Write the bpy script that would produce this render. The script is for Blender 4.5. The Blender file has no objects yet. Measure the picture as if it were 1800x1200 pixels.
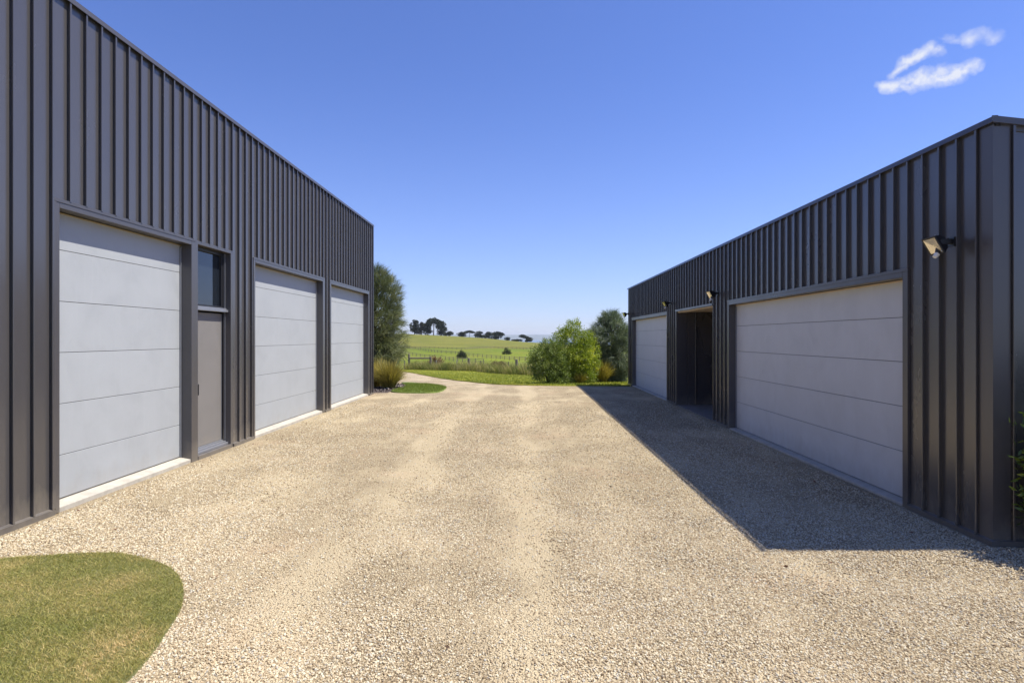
import bpy, bmesh, math, random
import numpy as np
from mathutils import Vector, Matrix, noise as mnoise

random.seed(7)
rng = np.random.default_rng(7)
SC = bpy.context.scene
COL = SC.collection
R = math.radians

# ------------------------------------------------------------------ camera
FPX, VX, VY, CAMH = 1021.0, 920.0, 593.0, 1.65
cam_d = bpy.data.cameras.new('camera')
cam_d.sensor_width = 36.0
cam_d.lens = FPX / 1800.0 * 36.0
cam_d.shift_x = -(VX - 900.0) / 1800.0
cam_d.shift_y = -(600.0 - VY) / 1800.0
cam_d.clip_start = 0.05
cam_d.clip_end = 60000.0
cam = bpy.data.objects.new('camera', cam_d)
COL.objects.link(cam)
cam.location = (0, 0, CAMH)
cam.rotation_euler = (R(90), 0, 0)
SC.camera = cam

# ------------------------------------------------------------------ sky and sun
SUNV = Vector((1.88, 0.085, 3.42)).normalized()
SUN_EL = math.asin(SUNV.z)
SUN_AZ = math.atan2(SUNV.x, SUNV.y)          # from +Y towards +X
world = bpy.data.worlds.new('World')
SC.world = world
world.use_nodes = True
wn, wl = world.node_tree.nodes, world.node_tree.links
wn.clear()
w_out = wn.new('ShaderNodeOutputWorld')
w_bg = wn.new('ShaderNodeBackground')
w_bg.inputs['Strength'].default_value = 0.058
sky = wn.new('ShaderNodeTexSky')
sky.sky_type = 'NISHITA'
sky.sun_disc = False
sky.sun_elevation = SUN_EL
sky.sun_rotation = SUN_AZ
sky.altitude = 0
sky.air_density = 1.0
sky.dust_density = 0.1
sky.ozone_density = 5.0
tint = wn.new('ShaderNodeMix'); tint.data_type = 'RGBA'; tint.blend_type = 'MULTIPLY'
tint.inputs[0].default_value = 1.0
tint.inputs[7].default_value = (1.03, 1.09, 1.60, 1)
wl.new(sky.outputs[0], tint.inputs[6])

# the small white clouds: soft lumps at fixed sky directions, broken up by noise
tc = wn.new('ShaderNodeTexCoord')


def wmath(op, a, b=None, c=None, clamp=False):
    n = wn.new('ShaderNodeMath'); n.operation = op; n.use_clamp = clamp
    for i, v in enumerate((a, b, c)):
        if v is None:
            continue
        if isinstance(v, (int, float)):
            n.inputs[i].default_value = v
        else:
            wl.new(v, n.inputs[i])
    return n.outputs[0]


nz1 = wn.new('ShaderNodeTexNoise'); nz1.inputs['Scale'].default_value = 30.0
nz1.inputs['Detail'].default_value = 6.0; nz1.inputs['Roughness'].default_value = 0.62
wl.new(tc.outputs['Generated'], nz1.inputs['Vector'])
wob = wn.new('ShaderNodeVectorMath'); wob.operation = 'SUBTRACT'
wl.new(nz1.outputs['Color'], wob.inputs[0]); wob.inputs[1].default_value = (.5, .5, .5)
wsc = wn.new('ShaderNodeVectorMath'); wsc.operation = 'SCALE'
wl.new(wob.outputs[0], wsc.inputs[0]); wsc.inputs['Scale'].default_value = 0.030
wad = wn.new('ShaderNodeVectorMath'); wad.operation = 'ADD'
wl.new(tc.outputs['Generated'], wad.inputs[0]); wl.new(wsc.outputs[0], wad.inputs[1])


def sky_dir(px, py):
    return Vector(((px - VX) / FPX, 1.0, (VY - py) / FPX)).normalized()


def cloud_lump(p0, p1, rad, amp):
    """soft capsule between two sky directions"""
    a, b = sky_dir(*p0), sky_dir(*p1)
    ab = b - a
    L2 = max(ab.length_squared, 1e-9)
    sub = wn.new('ShaderNodeVectorMath'); sub.operation = 'SUBTRACT'
    wl.new(wad.outputs[0], sub.inputs[0]); sub.inputs[1].default_value = a
    dot = wn.new('ShaderNodeVectorMath'); dot.operation = 'DOT_PRODUCT'
    wl.new(sub.outputs[0], dot.inputs[0]); dot.inputs[1].default_value = ab / L2
    t = wmath('MAXIMUM', wmath('MINIMUM', dot.outputs['Value'], 1.0), 0.0)
    sc = wn.new('ShaderNodeVectorMath'); sc.operation = 'SCALE'
    sc.inputs[0].default_value = ab; wl.new(t, sc.inputs['Scale'])
    s2 = wn.new('ShaderNodeVectorMath'); s2.operation = 'SUBTRACT'
    wl.new(sub.outputs[0], s2.inputs[0]); wl.new(sc.outputs[0], s2.inputs[1])
    ln = wn.new('ShaderNodeVectorMath'); ln.operation = 'LENGTH'
    wl.new(s2.outputs[0], ln.inputs[0])
    f = wmath('SUBTRACT', 1.0, wmath('DIVIDE', ln.outputs['Value'], rad * .8 / FPX), clamp=True)
    return wmath('MULTIPLY', f, amp)


lumps = [((1551, 152), (1600, 147), 13, 1.6), ((1604, 146), (1690, 128), 19, 1.6),
         ((1655, 126), (1714, 119), 13, 1.2), ((1570, 130), (1590, 112), 11, 1.15),
         ((1592, 106), (1632, 88), 16, 1.6), ((1636, 90), (1652, 93), 12, .9),
         ((1642, 68), (1684, 74), 8, .6), ((1702, 72), (1724, 60), 15, .85), ((1730, 58), (1748, 66), 14, .8)]
acc = None
for l in lumps:
    v = cloud_lump(*l)
    acc = v if acc is None else wmath('MAXIMUM', acc, v)
nz2 = wn.new('ShaderNodeTexNoise'); nz2.inputs['Scale'].default_value = 55.0
nz2.inputs['Detail'].default_value = 5.0; nz2.inputs['Roughness'].default_value = 0.6
wl.new(tc.outputs['Generated'], nz2.inputs['Vector'])
brk = wmath('MULTIPLY_ADD', nz2.outputs['Fac'], 2.2, -0.42)
cmask = wmath('MULTIPLY', wmath('POWER', wmath('MULTIPLY', acc, brk, clamp=True), 1.0), 0.88, clamp=True)
cmix = wn.new('ShaderNodeMix'); cmix.data_type = 'RGBA'
wl.new(cmask, cmix.inputs[0])
sepd = wn.new('ShaderNodeSeparateXYZ'); wl.new(tc.outputs['Generated'], sepd.inputs[0])
low_t = wmath('SUBTRACT', 1.0, wmath('DIVIDE', wmath('MAXIMUM', sepd.outputs[2], 0.0), 0.45), clamp=True)
low_f = wmath('MULTIPLY', wmath('MULTIPLY', low_t, low_t), 0.30)
lowmix = wn.new('ShaderNodeMix'); lowmix.data_type = 'RGBA'
wl.new(low_f, lowmix.inputs[0]); wl.new(tint.outputs[2], lowmix.inputs[6])
lowmix.inputs[7].default_value = (5.4, 6.2, 8.0, 1)
wl.new(lowmix.outputs[2], cmix.inputs[6])
cmix.inputs[7].default_value = (7.8, 8.0, 8.6, 1)
wl.new(cmix.outputs[2], w_bg.inputs['Color'])
wl.new(w_bg.outputs[0], w_out.inputs[0])

sun_d = bpy.data.lights.new('sun', 'SUN')
sun_d.energy = 3.9
sun_d.angle = R(0.53)
sun_d.color = (1.0, 0.94, 0.84)
sun = bpy.data.objects.new('sun', sun_d)
COL.objects.link(sun)
sun.location = SUNV * 40
sun.rotation_euler = SUNV.to_track_quat('Z', 'Y').to_euler()

SC.view_settings.view_transform = 'Standard'
SC.view_settings.look = 'None'
SC.view_settings.exposure = 0.95
SC.view_settings.gamma = 1.0
SC.view_settings.use_curve_mapping = False
SC.cycles.max_bounces = 8
SC.cycles.use_denoising = True


# ------------------------------------------------------------------ materials
def new_mat(name):
    m = bpy.data.materials.new(name)
    m.use_nodes = True
    nt = m.node_tree
    b = nt.nodes['Principled BSDF']
    return m, nt, b


def node(nt, typ, **kw):
    n = nt.nodes.new(typ)
    for k, v in kw.items():
        setattr(n, k, v)
    return n


def ramp(nt, fac, stops, interp='LINEAR'):
    n = nt.nodes.new('ShaderNodeValToRGB')
    n.color_ramp.interpolation = interp
    el = n.color_ramp.elements
    while len(el) > len(stops):
        el.remove(el[-1])
    while len(el) < len(stops):
        el.new(1.0)
    for e, (p, c) in zip(el, stops):
        e.position = p
        e.color = (*c, 1) if len(c) == 3 else c
    nt.links.new(fac, n.inputs[0])
    return n.outputs[0]


def noise_n(nt, vec, scale, detail=4, rough=.55, dist=0):
    n = nt.nodes.new('ShaderNodeTexNoise')
    n.inputs['Scale'].default_value = scale
    n.inputs['Detail'].default_value = detail
    n.inputs['Roughness'].default_value = rough
    n.inputs['Distortion'].default_value = dist
    if vec is not None:
        nt.links.new(vec, n.inputs['Vector'])
    return n


def mixc(nt, fac, a, b, blend='MIX'):
    n = nt.nodes.new('ShaderNodeMix'); n.data_type = 'RGBA'; n.blend_type = blend
    for i, v in ((0, fac), (6, a), (7, b)):
        if isinstance(v, (int, float)):
            n.inputs[i].default_value = v
        elif isinstance(v, tuple):
            n.inputs[i].default_value = (*v, 1)
        else:
            nt.links.new(v, n.inputs[i])
    return n.outputs[2]


def mth(nt, op, a, b=None, clamp=False):
    n = nt.nodes.new('ShaderNodeMath'); n.operation = op; n.use_clamp = clamp
    for i, v in enumerate((a, b)):
        if v is None:
            continue
        if isinstance(v, (int, float)):
            n.inputs[i].default_value = v
        else:
            nt.links.new(v, n.inputs[i])
    return n.outputs[0]


def bump(nt, b, h, strength, dist):
    n = nt.nodes.new('ShaderNodeBump')
    n.inputs['Strength'].default_value = strength
    n.inputs['Distance'].default_value = dist
    nt.links.new(h, n.inputs['Height'])
    nt.links.new(n.outputs[0], b.inputs['Normal'])


def pos_of(nt):
    return nt.nodes.new('ShaderNodeNewGeometry').outputs['Position']


def stretch(nt, vec, s):
    n = nt.nodes.new('ShaderNodeMapping')
    n.inputs['Scale'].default_value = s
    nt.links.new(vec, n.inputs['Vector'])
    return n.outputs[0]


def splash(nt, p, c, amt):
    """pale dust thrown up from the gravel, with a ragged upper limit"""
    sx = node(nt, 'ShaderNodeSeparateXYZ'); nt.links.new(p, sx.inputs[0])
    n = noise_n(nt, stretch(nt, p, (3, 3, 1.2)), 2.2, 6, .65)
    lim = mth(nt, 'SUBTRACT', mth(nt, 'MULTIPLY', n.outputs['Fac'], .62), mth(nt, 'MULTIPLY', sx.outputs[2], 1.15))
    f = ramp(nt, lim, [(.0, (0, 0, 0)), (.30, (1, 1, 1))])
    return mixc(nt, mth(nt, 'MULTIPLY', f, amt), c, (.30, .26, .20))


def mat_paint(name, col, rough, vary=.1, canning=.0, spec=.5):
    m, nt, b = new_mat(name)
    b.inputs['Specular IOR Level'].default_value = spec
    p = pos_of(nt)
    big = noise_n(nt, stretch(nt, p, (1, 1, .35)), 1.7, 5, .6)
    oi = node(nt, 'ShaderNodeObjectInfo')
    f = mth(nt, 'MULTIPLY_ADD', oi.outputs['Random'], .10)
    nt.nodes[-1].inputs[2].default_value = .95
    c = ramp(nt, big.outputs['Fac'], [(.3, tuple(v * (1 - vary) for v in col)), (.7, tuple(v * (1 + vary) for v in col))])
    # fine chalk and dust, thicker towards nothing in particular
    dust = noise_n(nt, stretch(nt, p, (9, 9, 2.2)), 6, 6, .7)
    d = ramp(nt, dust.outputs['Fac'], [(.55, (0, 0, 0)), (.8, (1, 1, 1))])
    c2 = mixc(nt, mth(nt, 'MULTIPLY', d, .035), c, (.30, .28, .25))
    c2 = splash(nt, p, c2, .38)
    vm = node(nt, 'ShaderNodeVectorMath', operation='SCALE')
    nt.links.new(c2, vm.inputs[0]); nt.links.new(f, vm.inputs['Scale'])
    nt.links.new(vm.outputs[0], b.inputs['Base Color'])
    rr = ramp(nt, big.outputs['Fac'], [(.3, (rough - .03,) * 3), (.7, (rough + .05,) * 3)])
    nt.links.new(rr, b.inputs['Roughness'])
    if canning:
        cn = noise_n(nt, stretch(nt, p, (4.5, 4.5, 1.1)), 1.6, 2, .4)
        bump(nt, b, cn.outputs['Fac'], 1.0, canning)
    return m


M = {}
M['cladding'] = mat_paint('charcoal_cladding', (.071, .067, .068), .25, .05, .0014, 1.0)
M['trim'] = mat_paint('charcoal_trim', (.071, .067, .069), .30, .05, .0012, .7)
M['dark'] = mat_paint('dark_frame', (.020, .020, .023), .4, .08)
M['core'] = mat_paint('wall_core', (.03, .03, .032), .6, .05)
M['black'] = mat_paint('black_plastic', (.012, .012, .013), .38, .1)


def mat_door(name, col):
    m, nt, b = new_mat(name)
    p = pos_of(nt)
    oi = node(nt, 'ShaderNodeObjectInfo')
    off = node(nt, 'ShaderNodeVectorMath', operation='SCALE')
    off.inputs[0].default_value = (7.1, 3.3, 9.7)
    nt.links.new(oi.outputs['Random'], off.inputs['Scale'])
    ad = node(nt, 'ShaderNodeVectorMath', operation='ADD')
    nt.links.new(p, ad.inputs[0]); nt.links.new(off.outputs[0], ad.inputs[1])
    v = ad.outputs[0]
    a = noise_n(nt, v, 2.4, 7, .62, .6)
    c = ramp(nt, a.outputs['Fac'], [(.28, tuple(x * .93 for x in col)), (.5, col), (.74, tuple(min(1, x * 1.05) for x in col))])
    st = noise_n(nt, stretch(nt, v, (6, 14, .8)), 1.5, 5, .7)
    s = ramp(nt, st.outputs['Fac'], [(.56, (0, 0, 0)), (.74, (1, 1, 1))])
    c = mixc(nt, mth(nt, 'MULTIPLY', s, .22), c, tuple(min(1, x * 1.2) for x in col))
    sm = noise_n(nt, stretch(nt, v, (1, 1, 1.8)), 5.5, 6, .75, 1.2)
    s2 = ramp(nt, sm.outputs['Fac'], [(.6, (0, 0, 0)), (.72, (1, 1, 1))])
    c = mixc(nt, mth(nt, 'MULTIPLY', s2, .12), c, tuple(x * .72 for x in col))
    c = splash(nt, p, c, .30)
    fine = noise_n(nt, v, 240, 2, .5)
    c = mixc(nt, .12, c, fine.outputs['Color'], 'OVERLAY')
    nt.links.new(c, b.inputs['Base Color'])
    rr = ramp(nt, a.outputs['Fac'], [(.3, (.42,) * 3), (.7, (.58,) * 3)])
    nt.links.new(rr, b.inputs['Roughness'])
    b.inputs['Specular IOR Level'].default_value = .18
    cn = noise_n(nt, v, 1.1, 2, .4)
    bump(nt, b, cn.outputs['Fac'], 1.0, .0035)
    return m


M['door'] = mat_door('grey_door_sheet', (.365, .385, .400))
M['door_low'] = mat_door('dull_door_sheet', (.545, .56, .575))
M['leaf_door'] = mat_door('entry_door_sheet', (.20, .19, .18))


def simple(name, col, rough=.5, metal=0.0, var=.12, scale=12):
    m, nt, b = new_mat(name)
    a = noise_n(nt, pos_of(nt), scale, 5, .6)
    c = ramp(nt, a.outputs['Fac'], [(.3, tuple(x * (1 - var) for x in col)), (.7, tuple(min(1, x * (1 + var)) for x in col))])
    nt.links.new(c, b.inputs['Base Color'])
    b.inputs['Roughness'].default_value = rough
    b.inputs['Metallic'].default_value = metal
    return m


M['concrete'] = simple('concrete', (.42, .39, .33), .85, 0, .16, 9)
M['slab'] = simple('slab_concrete', (.17, .155, .135), .8, 0, .15, 5)
M['alu'] = simple('aluminium', (.30, .31, .335), .38, .5, .06, 20)
M['strip'] = simple('pale_seal', (.42, .34, .19), .6, 0, .08, 20)
M['ply'] = simple('plywood_soffit', (.60, .47, .32), .6, 0, .1, 6)
M['roof'] = simple('roof_sheet', (.07, .07, .078), .4, 0, .08, 3)
M['reflector'] = simple('lamp_reflector', (.92, .87, .74), .22, 1.0, .04, 30)
M['white'] = simple('white_plastic', (.75, .75, .73), .45, 0, .05, 30)
M['post'] = simple('weathered_post', (.17, .14, .11), .9, 0, .3, 8)
M['pale_post'] = simple('silvered_post', (.36, .33, .28), .9, 0, .2, 8)
M['wire'] = simple('fence_wire', (.16, .15, .14), .6, .6, .1, 20)
M['bark'] = simple('tree_bark', (.085, .062, .045), .95, 0, .35, 14)

m, nt, b = new_mat('window_glass')
b.inputs['Base Color'].default_value = (.012, .016, .022, 1)
b.inputs['Roughness'].default_value = .03
b.inputs['IOR'].default_value = 1.75
pp = pos_of(nt)
g1 = noise_n(nt, stretch(nt, pp, (3, 9, 4)), 3.0, 6, .75)
gs = ramp(nt, g1.outputs['Fac'], [(.62, (0, 0, 0)), (.78, (1, 1, 1))])
nt.links.new(mixc(nt, mth(nt, 'MULTIPLY', gs, .18), (.012, .016, .022), (.5, .52, .55)), b.inputs['Base Color'])
g2 = noise_n(nt, pp, .9, 2, .4)
bump(nt, b, g2.outputs['Fac'], 1.0, .004)
M['glass'] = m

m, nt, b = new_mat('lamp_glass')
tr = node(nt, 'ShaderNodeBsdfTransparent'); gl = node(nt, 'ShaderNodeBsdfGlossy')
gl.inputs['Roughness'].default_value = .05
fr = node(nt, 'ShaderNodeLayerWeight'); fr.inputs['Blend'].default_value = .12
mx = node(nt, 'ShaderNodeMixShader')
nt.links.new(mth(nt, 'MULTIPLY_ADD', fr.outputs['Facing'], .15), mx.inputs[0]); nt.nodes[-1].inputs[2].default_value = .03; nt.links.new(tr.outputs[0], mx.inputs[1]); nt.links.new(gl.outputs[0], mx.inputs[2])
nt.links.new(mx.outputs[0], nt.nodes['Material Output'].inputs[0])
M['lamp_glass'] = m

# gravel sheet: pale fines with crushed stone drawn as relief
m, nt, b = new_mat('gravel')
p = pos_of(nt)
v1 = node(nt, 'ShaderNodeTexVoronoi'); v1.inputs['Scale'].default_value = 84
v1.inputs['Randomness'].default_value = 1.0
wv = noise_n(nt, p, 40, 2, .5)
wmix = mixc(nt, .012, p, wv.outputs['Color'], 'ADD')
nt.links.new(wmix, v1.inputs['Vector'])
v2 = node(nt, 'ShaderNodeTexVoronoi'); v2.inputs['Scale'].default_value = 46
nt.links.new(wmix, v2.inputs['Vector'])
big = noise_n(nt, p, .55, 5, .6)
mid = noise_n(nt, stretch(nt, p, (1, .35, 1)), 1.6, 5, .6)
GRAVEL_STOPS = [(0.0, (0.302, 0.23, 0.141)), (0.25, (0.453, 0.368, 0.231)), (0.5, (0.543, 0.451, 0.292)), (0.75, (0.614, 0.525, 0.359)), (1.0, (0.48, 0.433, 0.333))]
hs = node(nt, 'ShaderNodeSeparateColor'); nt.links.new(v1.outputs['Color'], hs.inputs[0])
stone = ramp(nt, hs.outputs[0], GRAVEL_STOPS)
gap = ramp(nt, v1.outputs['Distance'], [(.25, (1, 1, 1)), (.66, (.33, .28, .23))])  # crevice shade between the stones, painted into the sheet colour
stone = mixc(nt, .9, stone, gap, 'MULTIPLY')
fines = ramp(nt, mid.outputs['Fac'], [(0.3, (0.456, 0.373, 0.24)), (0.7, (0.581, 0.481, 0.313))])
sx = node(nt, 'ShaderNodeSeparateXYZ'); nt.links.new(p, sx.inputs[0])
wand = noise_n(nt, stretch(nt, p, (.2, .16, 1)), 1.0, 2, .5)
xw = mth(nt, 'ADD', sx.outputs[0], mth(nt, 'MULTIPLY', mth(nt, 'SUBTRACT', wand.outputs['Fac'], .5), 1.6))
trk = None
for tx in (-1.45, .05):
    q = mth(nt, 'SUBTRACT', 1.0, mth(nt, 'MULTIPLY', mth(nt, 'ABSOLUTE', mth(nt, 'SUBTRACT', xw, tx)), 2.6), True)
    trk = q if trk is None else mth(nt, 'MAXIMUM', trk, q)
fsum = mth(nt, 'ADD', mth(nt, 'MULTIPLY', big.outputs['Fac'], .6), mth(nt, 'MULTIPLY', mid.outputs['Fac'], .5))
fm = ramp(nt, mth(nt, 'ADD', fsum, mth(nt, 'MULTIPLY', trk, .17)), [(.50, (.10,) * 3), (.66, (.80,) * 3)])
c = mixc(nt, fm, stone, fines)
rust = noise_n(nt, p, .8, 4, .6)
c = mixc(nt, mth(nt, 'MULTIPLY', ramp(nt, rust.outputs['Fac'], [(.55, (0, 0, 0)), (.7, (1, 1, 1))]), .35), c, (.50, .35, .225))
nt.links.new(c, b.inputs['Base Color'])
b.inputs['Roughness'].default_value = .95
b.inputs['Specular IOR Level'].default_value = .2
hh = mth(nt, 'ADD', mth(nt, 'MULTIPLY', v1.outputs['Distance'], -1.0), mth(nt, 'MULTIPLY', v2.outputs['Distance'], -.5))
bump(nt, b, hh, .95, .014)
M['gravel'] = m

m, nt, b = new_mat('gravel_stone')
oi = node(nt, 'ShaderNodeObjectInfo')
c = ramp(nt, oi.outputs['Random'], [(0.0, (0.218, 0.16, 0.097)), (0.14, (0.382, 0.294, 0.184)), (0.4, (0.522, 0.427, 0.277)), (0.65, (0.6, 0.507, 0.342)), (0.85, (0.686, 0.623, 0.465)), (1.0, (0.4, 0.374, 0.324))])
nt.links.new(c, b.inputs['Base Color'])
b.inputs['Roughness'].default_value = .9
b.inputs['Specular IOR Level'].default_value = .25
M['stone'] = m


def mat_leaf(name, stops, trans=.25, rough=.5, spec=.3):
    m, nt, b = new_mat(name)
    at = node(nt, 'ShaderNodeAttribute', attribute_name='tint')
    c = ramp(nt, at.outputs['Fac'], stops)
    nt.links.new(c, b.inputs['Base Color'])
    b.inputs['Roughness'].default_value = rough
    b.inputs['Specular IOR Level'].default_value = spec
    t = node(nt, 'ShaderNodeBsdfTranslucent')
    nt.links.new(mixc(nt, 1.0, c, (1.25, 1.3, .8), 'MULTIPLY'), t.inputs['Color'])
    mx = node(nt, 'ShaderNodeMixShader')
    mx.inputs[0].default_value = trans
    nt.links.new(b.outputs[0], mx.inputs[1]); nt.links.new(t.outputs[0], mx.inputs[2])
    nt.links.new(mx.outputs[0], nt.nodes['Material Output'].inputs[0])
    return m


M['couch'] = mat_leaf('couch_grass', [(0, (0.1897, 0.2103, 0.0475)), (0.4, (0.2995, 0.2891, 0.0766)), (0.7, (0.4593, 0.375, 0.1368)), (1, (0.659, 0.4938, 0.2463))], .25, .6)
M['lush'] = mat_leaf('lush_grass', [(0, (0.1117, 0.1668, 0.0235)), (0.5, (0.2074, 0.2465, 0.0339)), (0.85, (0.3429, 0.3407, 0.0391)), (1, (0.4626, 0.4205, 0.0522))], .25, .6)
M['rough_grass'] = mat_leaf('rough_grass', [(0, (0.0957, 0.1232, 0.0261)), (0.5, (0.2074, 0.232, 0.0587)), (0.8, (0.3828, 0.319, 0.1175)), (1, (0.6061, 0.4785, 0.2479))], .25, .7)
M['tussock'] = mat_leaf('tussock_blades', [(0, (0.1612, 0.15, 0.0344)), (0.4, (0.3222, 0.27, 0.0632)), (0.75, (0.5566, 0.435, 0.1262)), (1, (0.651, 0.6, 0.2295))], .25, .5)
M['sheoak'] = mat_leaf('sheoak_needles', [(0, (0.072, 0.0928, 0.0384)), (0.4, (0.136, 0.16, 0.072)), (0.75, (0.232, 0.248, 0.12)), (1, (0.352, 0.344, 0.184))], .2, .5)
M['sheoak_grey'] = mat_leaf('grey_sheoak_needles', [(0, (0.064, 0.0896, 0.056)), (0.4, (0.12, 0.1568, 0.096)), (0.75, (0.2, 0.24, 0.152)), (1, (0.304, 0.336, 0.208))], .2, .5)
M['olive'] = mat_leaf('olive_leaves', [(0, (0.0735, 0.1085, 0.023)), (0.5, (0.1576, 0.2171, 0.0447)), (0.85, (0.2941, 0.3581, 0.0765)), (1, (0.4622, 0.5209, 0.1276))], .2, .45, .4)
M['bright'] = mat_leaf('bright_leaves', [(0, (0.0885, 0.1279, 0.0184)), (0.45, (0.1965, 0.2643, 0.0289)), (0.8, (0.393, 0.4434, 0.0394)), (1, (0.7, 0.648, 0.0394))], .3, .45, .4)
M['hedge'] = mat_leaf('hedge_leaves', [(0, (0.0286, 0.0585, 0.0104)), (0.5, (0.0715, 0.1235, 0.0182)), (0.85, (0.156, 0.208, 0.026)), (1, (0.325, 0.325, 0.039))], .22, .32, .5)
M['pine'] = mat_leaf('pine_foliage', [(0, (.018, .026, .016)), (.5, (.03, .042, .024)), (1, (.055, .066, .034))], .08, .8)
M['russet_pine'] = mat_leaf('russet_foliage', [(0, (.03, .026, .02)), (.5, (.05, .045, .032)), (1, (.08, .068, .045))], .08, .8)
M['russet'] = mat_leaf('russet_leaves', [(0, (0.096, 0.06, 0.036)), (0.5, (0.192, 0.09, 0.054)), (1, (0.312, 0.156, 0.084))], .15, .7)
M['rusty_green'] = mat_leaf('rusty_green_leaves', [(0, (.09, .08, .03)), (.5, (.18, .13, .05)), (1, (.28, .20, .08))], .15, .7)
M['bush'] = mat_leaf('field_bush', [(0, (.022, .03, .014)), (.5, (.045, .058, .025)), (1, (.08, .09, .04))], .1, .8)

m, nt, b = new_mat('lawn_soil')
p = pos_of(nt)
a = noise_n(nt, p, 1.3, 5, .6); f = noise_n(nt, p, 60, 4, .7)
c = ramp(nt, a.outputs['Fac'], [(0.3, (0.117, 0.13, 0.0364)), (0.6, (0.195, 0.182, 0.0676)), (0.8, (0.247, 0.2145, 0.104))])
c = mixc(nt, .6, c, ramp(nt, f.outputs['Fac'], [(.3, (.45, .45, .4)), (.7, (1.1, 1.1, 1.1))]), 'MULTIPLY')
nt.links.new(c, b.inputs['Base Color']); b.inputs['Roughness'].default_value = .95
bump(nt, b, f.outputs['Fac'], .7, .02)
M['lawn_near'] = m

m, nt, b = new_mat('mown_lawn')
p = pos_of(nt)
a = noise_n(nt, p, .45, 5, .65); f = noise_n(nt, p, 16, 5, .7); g = noise_n(nt, p, 5, 4, .6)
c = ramp(nt, a.outputs['Fac'], [(0.3, (0.1834, 0.203, 0.0278)), (0.55, (0.2632, 0.261, 0.0371)), (0.75, (0.335, 0.3045, 0.0522))])
c = mixc(nt, .5, c, ramp(nt, f.outputs['Fac'], [(.35, (.5, .55, .45)), (.65, (1.2, 1.2, 1.0))]), 'MULTIPLY')
c = mixc(nt, mth(nt, 'MULTIPLY', ramp(nt, g.outputs['Fac'], [(.55, (0, 0, 0)), (.68, (1, 1, 1))]), .45), c, (.27, .26, .035))
nt.links.new(c, b.inputs['Base Color']); b.inputs['Roughness'].default_value = .95
b.inputs['Specular IOR Level'].default_value = .1
bump(nt, b, f.outputs['Fac'], .8, .03)
M['lawn_far'] = m

m, nt, b = new_mat('green_turf')
p = pos_of(nt)
f = noise_n(nt, p, 22, 5, .7); a = noise_n(nt, p, 1.6, 4, .6)
c = ramp(nt, a.outputs['Fac'], [(0.3, (0.087, 0.1377, 0.0232)), (0.7, (0.1595, 0.2102, 0.0348))])
c = mixc(nt, .5, c, ramp(nt, f.outputs['Fac'], [(.35, (.5, .55, .45)), (.65, (1.2, 1.2, 1.0))]), 'MULTIPLY')
nt.links.new(c, b.inputs['Base Color']); b.inputs['Roughness'].default_value = .95
bump(nt, b, f.outputs['Fac'], .8, .02)
M['turf'] = m

m, nt, b = new_mat('paddock')
p = pos_of(nt)
at = node(nt, 'ShaderNodeAttribute', attribute_name='field')
c = ramp(nt, at.outputs['Fac'], [(0.0, (.155, .182, .044)), (.33, (.172, .212, .038)), (.66, (.145, .188, .038)), (1.0, (.166, .175, .052))])
n1 = noise_n(nt, stretch(nt, p, (1, .5, 1)), .035, 6, .65)
n2 = noise_n(nt, stretch(nt, p, (.35, 1, 1)), .12, 6, .7)
n3 = noise_n(nt, p, 1.2, 5, .7)
c = mixc(nt, mth(nt, 'MULTIPLY', ramp(nt, n1.outputs['Fac'], [(.42, (0, 0, 0)), (.66, (1, 1, 1))]), .45), c, (.24, .215, .065))
c = mixc(nt, .75, c, ramp(nt, n2.outputs['Fac'], [(.3, (.50, .58, .45)), (.7, (1.3, 1.22, 1.0))]), 'MULTIPLY')
c = mixc(nt, .55, c, ramp(nt, n3.outputs['Fac'], [(.3, (.6, .65, .5)), (.7, (1.25, 1.22, 1.1))]), 'MULTIPLY')
nt.links.new(c, b.inputs['Base Color']); b.inputs['Roughness'].default_value = 1.0
b.inputs['Specular IOR Level'].default_value = .05
bump(nt, b, n3.outputs['Fac'], .8, .35)
M['paddock'] = m

M['mulch'] = simple('bark_mulch_bed', (.11, .085, .075), .95, 0, .4, 30)
m, nt, b = new_mat('mulch_chip')
at = node(nt, 'ShaderNodeAttribute', attribute_name='tint')
nt.links.new(ramp(nt, at.outputs['Fac'], [(0, (.06, .045, .04)), (.5, (.15, .12, .11)), (.8, (.26, .23, .21)), (1, (.42, .39, .36))]), b.inputs['Base Color'])
b.inputs['Roughness'].default_value = .9
M['chip'] = m
M['sea'] = simple('sea_water', (.05, .11, .17), .25, 0, .1, .01)
M['far_hill'] = simple('far_coast', (.10, .13, .12), .95, 0, .2, .002)


# ------------------------------------------------------------------ mesh helpers
def link(name, me, mat=None, parent=None, loc=None):
    o = bpy.data.objects.new(name, me)
    if mat is not None and not me.materials:
        me.materials.append(mat)
    COL.objects.link(o)
    if parent is not None:
        o.parent = parent
    if loc is not None:
        o.location = loc
    return o


def tag(o, label=None, cat=None, group=None, kind=None):
    for k, v in (('label', label), ('category', cat), ('group', group), ('kind', kind)):
        if v:
            o[k] = v
    return o


def empty(name, loc, label=None, cat=None, group=None):
    o = bpy.data.objects.new(name, None)
    o.empty_display_size = .2
    COL.objects.link(o)
    o.location = loc
    return tag(o, label, cat, group)


def root_loc(p):
    v = Vector((0, 0, 0))
    while p is not None:
        v += Vector(p.location)
        p = p.parent
    return v


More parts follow.
